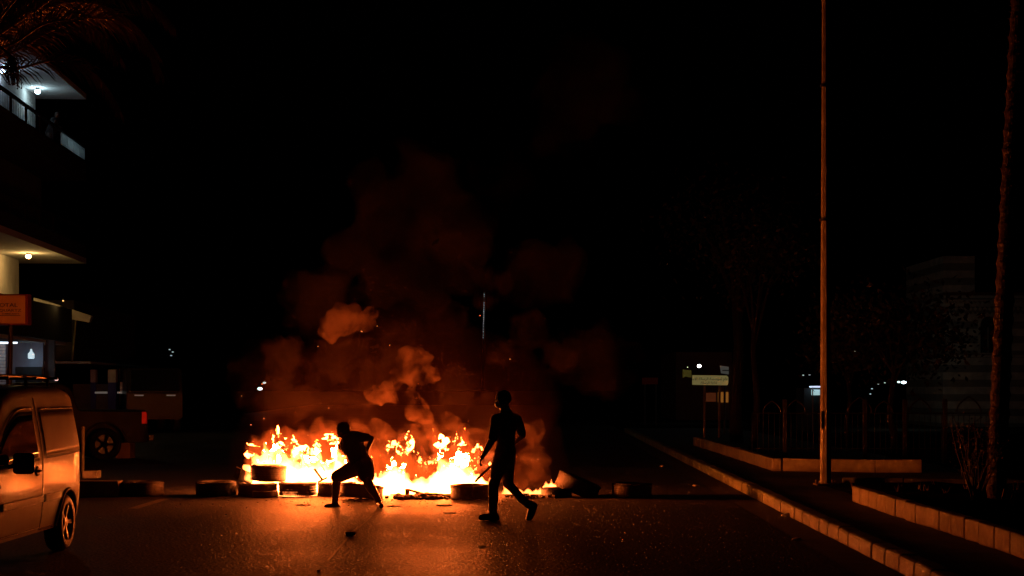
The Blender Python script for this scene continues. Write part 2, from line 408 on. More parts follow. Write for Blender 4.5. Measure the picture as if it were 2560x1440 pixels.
for q, f_ in (('l', Vector((-1, -.25, 0))), ('r', Vector((.25, -1, 0)))):
    bm = B()
    cap(bm, [D[q+'an']+Vector((0, 0, -.01)), D[q+'he'], D[q+'he'].lerp(D[q+'to'], .55), D[q+'to']], [.048, .045, .043, .036])
    me = remesh(bm, .007, 3, name='shoe')
    for v in me.vertices: v.co.z = max(v.co.z, .004)
    link('shoe', me, M['shoe'], root)
# -- man 2: walking left, far arm bent at the back holding a stick
def zq(x, y): return (1160+x*.2638, 950+y*.2639)
Z2 = 20.55
K = {'head': (*zq(362, 190), 0), 'neck': (*zq(395, 310), 0), 'chest': (*zq(400, 400), 0), 'belly': (*zq(395, 560), 0), 'hip': (*zq(390, 710), 0),
     'lsh': (*zq(312, 370), -.12), 'lel': (*zq(272, 560), -.16), 'lwr': (*zq(192, 705), -.2), 'lkn': (*zq(152, 765), -.22),
     'rsh': (*zq(495, 370), .08), 'rel': (*zq(560, 520), .16), 'rwr': (*zq(500, 580), .24), 'rkn': (*zq(462, 605), .26),
     'lhp': (*zq(350, 770), -.07), 'lkne': (*zq(280, 990), -.06), 'lan': (*zq(275, 1255), 0), 'lto': (*zq(165, 1300), -.04), 'lhe': (*zq(300, 1310), .02),
     'rhp': (*zq(405, 780), .07), 'rkne': (*zq(418, 985), .08), 'ran': (*zq(605, 1175), .10), 'rto': (*zq(612, 1325), .04), 'rhe': (*zq(660, 1192), .12)}
root2, E = person('person', K, Z2, (1230, 1300), 'tall man striding left past the fire with a stick held behind his hip', None)
bm = B()
cap(bm, [E['neck'], E['head']+Vector((.02, 0, -.04))], [.066, .06])
Lh2, Rh2 = head(bm, E['head']+Vector((.0, 0, -.005)), Vector((-.8, .55, -.05)), Vector((-.1, 0, 1)), .225)
cap(bm, [E['hip'], E['belly'], E['chest'], E['neck']], [.12, .115, .125, .062])
cap(bm, [E['lsh'], E['lel'], E['lel'].lerp(E['lwr'], .3), E['lwr']], [.055, .045, .045, .030]); cap(bm, [E['rsh'], E['rel'], E['rwr']], [.052, .042, .029])
fingers(bm, E['lwr'], E['lkn'], Vector((1, .2, -.5)), .42, .088); fingers(bm, E['rwr'], E['rkn'], Vector((-.3, .5, -1)), .95, .085)
for q in 'lr':
    cap(bm, [E[q+'hp'], E[q+'kne'], E[q+'kne'].lerp(E[q+'an'], .3), E[q+'an']], [.085, .058, .058, .038])
    cap(bm, [E[q+'an'], E[q+'he'], E[q+'to']], [.038, .036, .03])
finish(bm, 'body', M['skin'], root2, .0075, 4)
bm = B()   # long loose t-shirt
cap(bm, [E['hip']+Vector((0, 0, -.02)), E['belly'], E['chest']], [.132, .126, .138])
cap(bm, [E['lsh'], E['chest']+Vector((0, 0, .03)), E['rsh']], [.078, .13, .078]); cap(bm, [E['neck']+Vector((.0, 0, .0)), E['chest']], [.085, .12])
ball(bm, E['hip']+Vector((.0, 0, .04)), (.142, .13, .13), 3); ball(bm, E['chest']+Vector((0, 0, -.02)), (.155, .13, .17), 3)
cap(bm, [E['lsh'], E['lsh'].lerp(E['lel'], .92)], [.078, .064]); cap(bm, [E['rsh'], E['rsh'].lerp(E['rel'], .85)], [.076, .062])
finish(bm, 'shirt', M['shirt'], root2, .010, 8, fold(.012, 7, 4))
bm = B()   # trousers
cap(bm, [E['lhp'], E['hip'], E['rhp']], [.115, .135, .12])
cap(bm, [E['lhp'], E['lhp'].lerp(E['lkne'], .5), E['lkne'], E['lkne'].lerp(E['lan'], .5), E['lan']+Vector((0, 0, .02))], [.112, .092, .070, .060, .054])
cap(bm, [E['rhp'], E['rhp'].lerp(E['rkne'], .5), E['rkne'], E['rkne'].lerp(E['ran'], .5), E['ran'].lerp(E['rkne'], .08)], [.112, .092, .072, .062, .054])
finish(bm, 'trousers', M['trouser'], root2, .010, 7, fold(.016, 6, 5))
bm = B(); ball(bm, Lh2(0, .11, .14), (.087, .102, .095), 3, Rh2)
finish(bm, 'hair', M['hair'], root2, .006, 2, lambda p, n: p+n*(.006+.008*noise.noise(p*60)))
mm = mat('pale_mask', (.75, .72, .68), .5)
bm = B(); ball(bm, Lh2(0, -.19, -.20), (.070, .064, .055), 3, Rh2)
finish(bm, 'face_mask', mm, root2, .006, 2)
for q in 'lr':
    bm = B()
    cap(bm, [E[q+'an']+Vector((0, 0, .0)), E[q+'he'], E[q+'he'].lerp(E[q+'to'], .55), E[q+'to']], [.056, .053, .052, .042])
    me = remesh(bm, .007, 3, name='shoe')
    for v in me.vertices: v.co.z = max(v.co.z, .004)
    link('shoe', me, M['shoe'], root2)
bm = B(); h0 = E['rkn']+Vector((.06, 0, .065)); h1 = P(*zq(104, 968), Z2+.30)
pts = [h0.lerp(h1, t)+Vector((0, 0, .008*math.sin(t*9))) for t in np.linspace(0, 1, 12)]
tube(bm, pts, [.017+.003*math.sin(i*2.1) for i in range(12)], 8)
tag(obj('stick', bm, M['wood']), 'thin wooden stick held behind the walking man, pointing down left', 'stick')
# ---------------------------------------------------------------- right pavement, kerbs, planters
bm = B(); nb = 0; Zc = 4.0; rnd = random.Random(2)
bmk = B()
def kerb_run(bm, a, b, w_, h, z0, L=.5, gap=.008, chamfer=.03, jit=.006, seed=0):
    a = Vector(a); b = Vector(b); d = b-a; n = max(1, round(d.length/L)); rr = random.Random(seed)
    ang = math.atan2(d.y, d.x); rot = Matrix.Rotation(ang, 3, 'Z')
    for i in range(n):
        p = a.lerp(b, (i+.5)/n)+Vector((rr.uniform(-jit, jit), rr.uniform(-jit, jit), z0+h/2+rr.uniform(-jit, jit)))
        box(bm, p, (d.length/n-gap, w_, h), rot @ Matrix.Rotation(rr.uniform(-.022, .022), 3, 'Y') @ Matrix.Rotation(rr.uniform(-.02, .02), 3, 'Z'), bevel=chamfer)
kerb_run(bmk, (kx(4)+.1, 4, 0), (kx(62)+.1, 62, 0), .2, .19, -.03, .6, chamfer=.035, seed=1)
tag(obj('kerb', bmk, M['kerb']), kind='structure')
# pavement slabs between kerb and planters
bm = B()
poly(bm, [(kx(4)+.19, 4, .14), (8.6, 4, .14), (8.6, 62, .14), (kx(62)+.19, 62, .14)])
tag(obj('pavement', bm, M['paving']), kind='structure')
bm = B(); poly(bm, [(kx(62)+.3, 62, .14), (60, 62, .14), (60, 160, .14), (kx(160)+.3, 160, .14)])
tag(obj('far_pavement', bm, M['soil']), kind='structure')
bm = B(); poly(bm, [(8.6, 4, .13), (60, 4, .13), (60, 62, .13), (8.6, 62, .13)]); tag(obj('lawn', bm, M['soil']), kind='structure')
bm = B(); poly(bm, [(kx(4)-.42, 4, .004), (kx(4)-.02, 4, .004), (kx(62)-.02, 62, .004), (kx(62)-.42, 62, .004)])
tag(obj('gutter', bm, mat('gutter_concrete', (.07, .065, .06), .8, var=.4, scale=4)), kind='structure')
M['planter'] = island(mat('planter_concrete', (.38, .33, .19), .8, var=.3, scale=7, bump=.010, bscale=16), .85, 1.12)
bm = B(); kerb_run(bm, (4.72, 11.0, .14), (4.72, 21.9, .14), .14, .22, 0, .5, chamfer=.02, seed=3)
tag(obj('planter_edging', bm, M['planter']), 'near low edging of upright concrete blocks along the pavement, lower right', 'planter edging')
bm = B(); kerb_run(bm, (5.0, 43.5, .14), (4.98, 30.0, .14), .16, .24, 0, .9, gap=.006, chamfer=.015, seed=4)
kerb_run(bm, (5.06, 29.9, .14), (7.55, 29.5, .14), .16, .24, 0, .85, gap=.006, chamfer=.015, seed=5)
tag(obj('planter_edging', bm, M['planter']), 'far angled concrete edging running behind the tall street pole', 'planter edging')
bm = B(); kerb_run(bm, (5.35, 25.9, .14), (8.1, 24.9, .14), .14, .12, 0, .9, gap=.004, chamfer=.015, seed=6)
tag(obj('planter_edging', bm, mat('mossy_concrete', (.12, .13, .05), .9, var=.4, scale=5)), 'low mossy edging strip behind the near planter blocks', 'planter edging')
bm = B()
for i in range(40):
    for j in range(18):
        pass
nx, ny = 24, 60; g = [[bm.verts.new((4.79+.35*i, 11+.235*j, .20+.05*noise.noise(Vector((i*.7, j*.6, 0)))+(.03 if 0 < i < nx-1 else 0))) for j in range(ny)] for i in range(nx)]
for i in range(nx-1):
    for j in range(ny-1): bm.faces.new((g[i][j], g[i+1][j], g[i+1][j+1], g[i][j+1]))
tag(obj('planter_soil', bm, M['soil'], smooth=True), kind='structure')
# grass tufts in the planter
bm = B(); rnd = random.Random(7)
for k in range(130):
    c = Vector((rnd.uniform(5, 9), rnd.uniform(13, 24.5), .2))
    for j in range(9):
        d = Vector((rnd.uniform(-.5, .5), rnd.uniform(-.5, .5), 1)).normalized()*rnd.uniform(.06, .22); s = Vector((rnd.uniform(-1, 1), rnd.uniform(-1, 1), 0))*.008
        poly(bm, [c-s, c+s, c+d])
        c = c+Vector((rnd.uniform(-.03, .03), rnd.uniform(-.03, .03), 0))
tag(obj('weeds', bm, M['leaf']), 'thin dark weeds growing in the planter bed', 'weeds', kind='stuff')

# ---------------------------------------------------------------- street pole
pb = G(2064, 1213, .14); root = empty('street_pole', pb, label='tall bare tapered street pole rising from the right pavement', cat='pole')
bm = B(); n = 30; pts = [pb+Vector((-.0015*t*9, 0, t*9.3)) for t in np.linspace(0, 1, n)]
tube(bm, pts, [.092-.055*t for t in np.linspace(0, 1, n)], 8)
obj('shaft', bm, M['pole'], root)
bm = B(); box(bm, pb+Vector((0, 0, .015)), (.34, .34, .03), bevel=.005)
for sx in (-1, 1):
    for sy in (-1, 1): tube(bm, [pb+Vector((sx*.13, sy*.13, .03)), pb+Vector((sx*.13, sy*.13, .08))], .014, 8)
obj('base_plate', bm, M['pole'], root)
for v_ in (215, 550):
    c = P(2060, v_, pb.y); bm = B(); rr = .092-.055*(c.z-.14)/9.3
    tube(bm, [c+Vector((-.006, 0, -.02)), c+Vector((-.006, 0, .02))], rr+.006, 12); obj('clamp_band', bm, M['plastic'], root)
bm = B(); box(bm, pb+Vector((-.07, -.03, 1.05)), (.02, .09, .28), bevel=.004); obj('access_hatch', bm, M['plastic'], root)
bm = B(); top = pts[-1]; tube(bm, [top, top+Vector((-.5, 0, .25)), top+Vector((-1.4, 0, .35))], .03, 8); obj('lamp_arm', bm, M['pole'], root)
bm = B(); box(bm, top+Vector((-1.7, 0, .35)), (.7, .25, .12), bevel=.04); obj('lamp_head', bm, M['plastic'], root)

# ---------------------------------------------------------------- palms
def frond(root_p, dir_h, length, rise, droop, nleaf=60, ll=.42, mat_=None, parent=None, seed=0, roll=0):
    rnd = random.Random(seed); d = Vector((dir_h[0], dir_h[1], 0)).normalized(); pts = []
    p = Vector(root_p); ang = rise; n = 24; step = length/n
    for i in range(n+1):
        pts.append(p.copy()); p = p+(d*math.cos(ang)+Vector((0, 0, 1))*math.sin(ang))*step; ang -= droop/n*(.4+1.2*i/n)
    bm = B(); tube(bm, pts, [.022*(1-.85*i/n)+.002 for i in range(n+1)], 6)
    side0 = d.cross(Vector((0, 0, 1)))
    for k in range(nleaf):
        t = .10+.9*k/(nleaf-1); f = t*n; i = min(n-1, int(f)); p = pts[i].lerp(pts[i+1], f-i); tan = (pts[i+1]-pts[i]).normalized()
        up = side0.cross(tan).normalized()
        for s in (-1, 1):
            L = ll*(1-.55*abs(t-.45)/.55)*rnd.uniform(.85, 1.1)
            a = tan*.75+side0*s*.85+up*(.12 if t < .5 else 0)+Vector((0, 0, -.35*rnd.uniform(.6, 1.5)))
            a.normalize(); q = p+a*L*.55; e = q+(a+Vector((0, 0, -.55))).normalized()*L*.45
            wv = a.cross(up).normalized()*.011
            poly(bm, [p-wv*.5, p+wv*.5, q+wv, q-wv]); poly(bm, [q-wv, q+wv, e])
    return obj('frond', bm, mat_, parent)
pc = P(-52, 128, 21.0)
root = empty('palm_tree', (pc.x, pc.y, 0), label='palm tree at the upper left with drooping red-lit fronds', cat='palm tree')
bm = B(); n = 40
tube(bm, [Vector((pc.x-.15*math.sin(i*.05), pc.y, pc.z*i/n)) for i in range(n+1)], [.17+.012*(i % 2) for i in range(n+1)], 14)
obj('trunk', bm, M['bark'], root)
def frp(path, seed, ll=.50, nl=70, dy=0.0):
    rnd = random.Random(seed); n = 26; m = len(path)
    ctl = [P(u, v, pc.y+dy*i/(m-1)) for i, (u, v) in enumerate(path)]; pts = []
    def cr(t):
        f = t*(m-1); i = min(m-2, int(f)); x = f-i
        p0, p1, p2, p3 = ctl[max(0, i-1)], ctl[i], ctl[i+1], ctl[min(m-1, i+2)]
        return .5*((2*p1)+(p2-p0)*x+(2*p0-5*p1+4*p2-p3)*x*x+(3*p1-p0-3*p2+p3)*x**3)
    pts = [cr(i/n) for i in range(n+1)]
    bm = B(); tube(bm, pts, [.020*(1-.85*i/n)+.002 for i in range(n+1)], 6)
    for k in range(nl):
        t = .08+.92*k/(nl-1); f = t*n; i = min(n-1, int(f)); p = pts[i].lerp(pts[i+1], f-i); tan = (pts[i+1]-pts[i]).normalized()
        sd = tan.cross(Vector((0, 0, 1))).normalized(); up = sd.cross(tan).normalized()
        for s in (-1, 1):
            L = ll*(1-.55*abs(t-.45)/.55)*rnd.uniform(.8, 1.15)
            a_ = (tan*.7+sd*s*rnd.uniform(.35, .7)+up*(.55 if s > 0 and t < .6 else -.25)+Vector((0, 0, -.30*rnd.uniform(.4, 1.6)))).normalized()
            q = p+a_*L*.55; e = q+(a_+Vector((0, 0, -.5))).normalized()*L*.45
            wv = a_.cross(Vector((0, 1, 0))).normalized()*.010
            poly(bm, [p-wv*.5, p+wv*.5, q+wv, q-wv]); poly(bm, [q-wv, q+wv, e])
    return obj('frond', bm, M['leaf'], root)
frp([(-52, 160), (44, 125), (130, 75), (225, 45), (310, 62), (375, 112), (402, 175)], 1, .52, 84, .5)
frp([(-52, 118), (60, 45), (180, -30), (300, -25), (385, 12), (432, 58)], 2, .50, 80, .2)
frp([(-52, 150), (30, 172), (140, 150), (222, 175), (270, 222), (300, 275)], 3, .40, 70, -.2)
frp([(-52, 128), (-10, 60), (38, 0), (90, -60), (150, -80)], 4, .5, 60, -.3)
frp([(-52, 128), (50, 60), (150, 10), (250, 12), (335, 60), (392, 130)], 5, .55, 84, .9)
frp([(-52, 140), (40, 105), (110, 60), (190, 52), (260, 90), (300, 140)], 6, .5, 76, -.5)
frp([(-52, 140), (0, 90), (70, 30), (150, 20), (230, 60), (270, 110)], 7, .5, 76, 1.2)
frp([(-52, 128), (10, 20), (90, -50), (200, -70), (300, -40), (350, 0)], 8, .5, 76, -.1)
for k, a in enumerate((100, 140, 180, 220, 260)):
    frond(pc, (math.cos(R(a)), math.sin(R(a))), 2.6, R(45), R(95), 60, .45, M['leaf'], root, 20+k)
bm = B(); rnd = random.Random(4); c = P(28, 140, pc.y-.2)
tube(bm, [pc, P(0, 115, pc.y-.1), c], .015, 6)
for k in range(46):
    a = rnd.uniform(0, 6.28); e = c+Vector((math.cos(a)*.10*rnd.random()+.04, math.sin(a)*.10, -rnd.uniform(.15, .42))); m_ = c.lerp(e, .5)+Vector((math.cos(a)*.05, math.sin(a)*.05, .02))
    tube(bm, [c, m_, e], .005, 4)
    for j in range(4): ball(bm, m_.lerp(e, j/3)+Vector((rnd.uniform(-.01, .01), 0, 0)), .011, 1)
obj('fruit_stalk', bm, M['bark'], root)
# right-hand palm trunk
zb = G(2492, 1262, .14); root = empty('palm_tree', zb, label='rough slender palm trunk leaning right at the right edge', cat='palm tree')
bm = B(); n = 110; pts = []; rs = []
for i in range(n+1):
    z = .1+9.2*i/n; u = 2492+(63*((z-.3)/7.2)**1.15 if z > .3 else 0); c = P(u, 970, zb.y); pts.append(Vector((c.x, zb.y, z))); rs.append(.125+.02*(i % 3 == 0)-.035*i/n)
tube(bm, pts, rs, 18); rnd = random.Random(9)
for i in range(1, n):
    for k in range(14):
        a = rnd.uniform(0, 6.28); c = pts[i]+Vector((math.cos(a), math.sin(a), 0))*rs[i]*.92
        o_ = Vector((math.cos(a), math.sin(a), rnd.uniform(.3, 1.2))).normalized()*rnd.uniform(.02, .055); s = Vector((-math.sin(a), math.cos(a), 0))*.014
        poly(bm, [c-s, c+s, c+o_+s*.3, c+o_-s*.3])
obj('trunk', bm, M['bark'], root)
for k in range(9):
    a = k*40; frond(pts[-1], (math.cos(R(a)), math.sin(R(a))), 2.8, R(40), R(90), 50, .45, M['leaf'], root, 40+k)

# ---------------------------------------------------------------- things on the road
bm = B(); c = G(876, 1338)+Vector((0, 0, .022)); box(bm, c, (.125, .09, .042), Matrix.Rotation(.2, 3, 'Z'), bevel=.016)
tag(obj('brick_fragment', bm, M['concrete']), 'small dark block lying on the road in front of the fire', 'stone')
rnd = random.Random(31)
def lump(u, v, sx, sy, sz, m, name, label, cat, seed=0, grp=None):
    bm = B(); c = G(u, v); ball(bm, c+Vector((0, 0, sz*.35)), (sx, sy, sz), 3)
    for vv in bm.verts:
        vv.co += Vector((noise.noise(vv.co*9+Vector((seed, 0, 0)))*sx, noise.noise(vv.co*9+Vector((0, seed, 3)))*sy, noise.noise(vv.co*14+Vector((3, 0, seed)))*sz))*.6
        vv.co.z = max(.002, vv.co.z)
    return tag(obj(name, bm, m), label, cat, grp)
lump(757, 1263, .10, .12, .012, M['char'], 'flat_scrap', 'flat dark scrap on the road left of the crouching man\'s foot', 'scrap', 1)
lump(1112, 1264, .12, .13, .014, M['char'], 'flat_scrap', 'flat dark scrap on the road below the tyre left of the walking man', 'scrap', 2)
lump(1125, 1283, .09, .06, .008, M['char'], 'flat_scrap', 'thin dark scrap left of the walking man\'s leading shoe', 'scrap', 5)
lump(1206, 1367, .05, .10, .006, M['char'], 'flat_scrap', 'thin dark scrap on the road below the walking man', 'scrap', 3)
lump(797, 1428, .02, .03, .012, M['char'], 'pebble', 'tiny dark pebble at the bottom edge of the road', 'pebble', 4)
lump(985, 1266, .10, .04, .01, M['char'], 'flat_scrap', 'flat dark scrap beside the crouching man\'s rear foot', 'scrap', 6)
wm = mat('litter_paper', (.75, .72, .66), .7)
for i, (u, v, s, lab) in enumerate([(1993, 1350, .05, 'crumpled white litter in the right gutter, nearest the camera'), (1966, 1291, .055, 'crumpled white litter against the right kerb'),
                               (1740, 1215, .05, 'pale litter on the dark road near the far kerb'), (1655, 1167, .05, 'tiny pale litter far along the right side of the road'),
                               (250, 1296, .02, 'tiny pale scrap right of the van on the road'), (440, 1269, .02, 'tiny pale scrap below the second tyre from the van')]):
    lump(u, v, s, s*1.2, s*.5, wm, 'litter', lab, 'litter', 10+i)
# painted line left by the tyre
a, b_ = G(332, 1272, 0), G(412, 1248, 0)
s = Vector((.075, 0, 0)); bm = B(); poly(bm, [a-s+Vector((0, 0, .004)), a+s+Vector((0, 0, .004)), b_+s+Vector((0, 0, .004)), b_-s+Vector((0, 0, .004))])
tag(obj('road_marking', bm, mat('worn_line_paint', (.30, .27, .22), .7, var=.7, scale=18)), kind='structure')
# sweeping thin skid and old line in front
bm = B(); L_ = [G(820, 1402), G(870, 1345), G(930, 1290)]
for a, b_ in zip(L_, L_[1:]):
    s = Vector((.012, 0, 0)); z = Vector((0, 0, .004)); poly(bm, [a-s+z, a+s+z, b_+s+z, b_-s+z])
tag(obj('road_crack', bm, mat('crack_filler', (.12, .11, .10), .5)), kind='structure')
# burnt rubble in the middle of the fire
def plank(p, q, w_, t, name, label, m=None, cat='plank', grp=None):
    d = q-p; bm = B(); box(bm, (p+q)/2, (d.length, w_, t), d.to_track_quat('X', 'Z').to_matrix(), bevel=min(t, w_)*.15)
    return tag(obj(name, bm, m or M['char']), label, cat, grp)
plank(P(1018, 1248, 25.2), P(1018, 1222, 25.25), .07, .05, 'wooden_stump', 'short charred post standing in the middle of the flames', cat='post')
plank(P(1020, 1224, 25.2), P(1062, 1236, 25.1), .06, .03, 'charred_plank', 'charred plank sloping from the short post in the fire')
plank(P(980, 1236, 25.3), P(1046, 1243, 25.0), .10, .03, 'charred_plank', 'charred plank lying flat left of the short post in the fire')
plank(P(1055, 1243, 25.1), P(1128, 1238, 25.1), .12, .05, 'charred_plank', 'thick charred plank lying against the tyre left of the walking man')
plank(P(786, 1172, 24.9), P(806, 1200, 25.0), .03, .03, 'burning_stick', 'short stick poking up out of the flames left of the crouching man', M['wood'], 'stick')
plank(P(795, 1205, 25.0), P(818, 1194, 25.0), .04, .03, 'burning_stick', 'short charred stick lying across the tyre behind the crouching man', M['wood'], 'stick')
rub = B(); rnd = random.Random(5)
for k in range(120):
    u = rnd.gauss(1065, 34); p = G(u, 1246+rnd.uniform(-5, 3)); s = rnd.uniform(.015, .06)
    box(rub, p+Vector((0, 0, s*.4)), (s*1.8, s*1.4, s), Matrix.Rotation(rnd.uniform(0, 3), 3, 'Z') @ Matrix.Rotation(rnd.uniform(-.6, .6), 3, 'X'))
for k in range(60):
    u = rnd.uniform(1262, 1390); p = G(u, 1243+rnd.uniform(-3, 3)); s = rnd.uniform(.012, .045)
    box(rub, p+Vector((0, 0, s*.4)), (s*1.8, s*1.4, s), Matrix.Rotation(rnd.uniform(0, 3), 3, 'Z') @ Matrix.Rotation(rnd.uniform(-.6, .6), 3, 'X'))
tag(obj('rubble', rub, M['char']), 'charred rubble and ash strewn under the flames', 'rubble', kind='stuff')
# post, box and concrete block left of the tyres
p = G(207, 1177); root = empty('bollard', p, label='thin upright post standing just behind the silver van', cat='post')
bm = B(); tube(bm, [p, P(208, 1072, p.y)], .032, 12); obj('shaft', bm, M['pole'], root)
bm = B(); ball(bm, P(208, 1070, p.y), .04, 2); obj('cap', bm, M['pole'], root)
def block(u0, u1, vt, vb, depth, name, label, cat, m):
    a = G(u0, vb); b_ = G(u1, vb); h = (vb-vt)*a.y/F; bm = B()
    box(bm, Vector(((a.x+b_.x)/2, a.y+depth/2, h/2)), (b_.x-a.x, depth, h), bevel=.015)
    return tag(obj(name, bm, m), label, cat)
block(120, 296, 1203, 1242, .3, 'concrete_block', 'long low concrete block between the van and the leftmost tyre', 'concrete block', M['concrete'])
block(205, 243, 1177, 1196, .3, 'concrete_block', 'small concrete block behind the van, beside the thin post', 'concrete block', M['concrete'])
block(288, 326, 1104, 1146, .5, 'cardboard_box', 'closed brown box standing by the parked pickup', 'box', mat('cardboard', (.11, .06, .03), .8, var=.2, scale=5))

bm = B(); rnd = random.Random(91)
for k in range(150):
    u = rnd.gauss(980, 330); v = 1246+abs(rnd.gauss(0, 14)); p = G(u, min(1438, v)); s_ = rnd.uniform(.004, .011)
    if p.x > 3.0 or p.x < -5.5: continue
    box(bm, p+Vector((0, 0, s_*.35)), (s_*2, s_*1.5, s_*.8), Matrix.Rotation(rnd.uniform(0, 3), 3, 'Z') @ Matrix.Rotation(rnd.uniform(-.5, .5), 3, 'X'))
tag(obj('grit', bm, M['char']), 'dark grit and ash flakes scattered over the road before the fire', 'grit', kind='stuff')
# ---------------------------------------------------------------- vehicles
def interp(tab, s):
    if s <= tab[0][0]: return tab[0][1]
    for (a, va), (b, vb) in zip(tab, tab[1:]):
        if s <= b:
            t = (s-a)/(b-a); t = t*t*(3-2*t)*.5+t*.5; return va+(vb-va)*t
    return tab[-1][1]
def section(s, Htab, Wtab, belt, sill=.27, tumble=.13, low=.05, N=30):
    """half section (x>=0) from bottom centre round the side to the roof centre"""
    H = interp(Htab, s); W = interp(Wtab, s); pts = [(0, sill-.02), (W*.6, sill-.02)]
    b = min(belt, H-.06)
    rr = .13 if H > belt+.3 else .10
    top = H
    def hw(z):
        if z < .62: return W-low*((.62-z)/.35)**2
        if z < b: return W
        return W-tumble*((z-b)/(1.72-belt))**1.25
    zs = [sill+(.62-sill)*t for t in (0, .2, .45, .75, 1)]
    if b > .62: zs += [.62+(b-.62)*t for t in (.3, .6, .85, 1)]
    else: zs = [sill+(b-sill)*t for t in (0, .12, .25, .4, .55, .65, .75, .88, 1)]
    ze = max(b+.01, top-rr)
    zs += [b+(ze-b)*t for t in (.15, .35, .55, .75, 1)]
    pts += [(hw(z), z) for z in zs]
    wl = hw(ze); hh = top-ze
    for k in range(1, 7):
        a = k/6*math.pi/2; pts.append((wl-.16*(1-math.cos(a)), ze+hh*.86*math.sin(a)))
    xe = wl-.16
    pts += [(xe*.8, top-.012), (xe*.4, top-.002), (0, top)]
    return pts
class Car:
    def __init__(s, H, W, L, belt, origin, rz, **kw):
        s.H, s.W, s.L, s.belt, s.kw = H, W, L, belt, kw
        s.M = Matrix.Translation(origin) @ Matrix.Rotation(rz, 4, 'Z')
    def sec(s, y): return section(y, s.H, s.W, s.belt, **s.kw)
    def side(s, y, z, off=0, sg=1):
        """point on the flank; y from the rear (0) to the nose (L)"""
        p = s.sec(y)[2:]
        for (x0, z0), (x1, z1) in zip(p, p[1:]):
            if z0 <= z <= z1 and z1 > z0:
                x = x0+(x1-x0)*(z-z0)/(z1-z0); return s.M @ Vector((sg*(x+off), -y, z))
        return s.M @ Vector((sg*(p[0][0] if z < p[0][1] else p[-1][0]), -y, z))
    def patch(s, bm, f, nu, nv, off=.004, sg=1, thick=True):
        """f(u,v) -> (y,z); a skin lying just proud of the flank"""
        g = [[bm.verts.new(s.side(*f(i/nu, j/nv), off, sg)) for j in range(nv+1)] for i in range(nu+1)]
        h = [[bm.verts.new(s.side(*f(i/nu, j/nv), -.01, sg)) for j in (0, nv)] for i in range(nu+1)]
        for i in range(nu):
            for j in range(nv): bm.faces.new((g[i][j], g[i+1][j], g[i+1][j+1], g[i][j+1]))
            bm.faces.new((g[i][0], h[i][0], h[i+1][0], g[i+1][0])); bm.faces.new((g[i][nv], g[i+1][nv], h[i+1][1], h[i][1]))
    def line(s, bm, pts, r=.006, sg=1, off=0):
        tube(bm, [s.side(y, z, off, sg) for y, z in pts], r, 6)
    def body(s, arches, ar, root, paint, ny=90):
        bm = B(); rings = []
        ys = [s.L*i/ny for i in range(ny+1)]
        for y in ys:
            h = s.sec(y); full = [(x, z) for x, z in h]+[(-x, z) for x, z in reversed(h[1:-1])]
            rings.append([bm.verts.new(s.M @ Vector((x, -y, z))) for x, z in full])
        m = len(rings[0])
        for a, b in zip(rings, rings[1:]):
            for k in range(m): bm.faces.new((a[k], b[k], b[(k+1) % m], a[(k+1) % m]))
        bm.faces.new(rings[0]); bm.faces.new(list(reversed(rings[-1])))
        bmesh.ops.recalc_face_normals(bm, faces=bm.faces)
        me = bpy.data.meshes.new('body'); bm.to_mesh(me); bm.free()
        cut = B()
        for y, z in arches:
            for sg in (-1, 1):
                c = Vector((sg*s.W[2][1], -y, z)); n = 40; A = [s.M @ (c+Vector((-.26*sg, math.cos(t)*ar, math.sin(t)*ar))) for t in [2*math.pi*k/n for k in range(n)]]
                Bc = [s.M @ (c+Vector((.3*sg, math.cos(t)*ar, math.sin(t)*ar))) for t in [2*math.pi*k/n for k in range(n)]]
                va = [cut.verts.new(p) for p in A]; vb = [cut.verts.new(p) for p in Bc]
                for k in range(n): cut.faces.new((va[k], va[(k+1) % n], vb[(k+1) % n], vb[k]))
                cut.faces.new(va); cut.faces.new(list(reversed(vb)))
        bmesh.ops.recalc_face_normals(cut, faces=cut.faces)
        cme = bpy.data.meshes.new('cut'); cut.to_mesh(cme); cut.free()
        co = bpy.data.objects.new('cut', cme); C.objects.link(co)
        out = evaluated(me, [('BOOLEAN', dict(operation='DIFFERENCE', object=co, solver='EXACT'))])
        bpy.data.objects.remove(co); bpy.data.meshes.remove(cme); out.name = 'body'
        out.polygons.foreach_set('use_smooth', [True]*len(out.polygons))
        o = link('body', out, paint, root)
        md = o.modifiers.new('edges', 'EDGE_SPLIT'); md.split_angle = R(38)
        return o
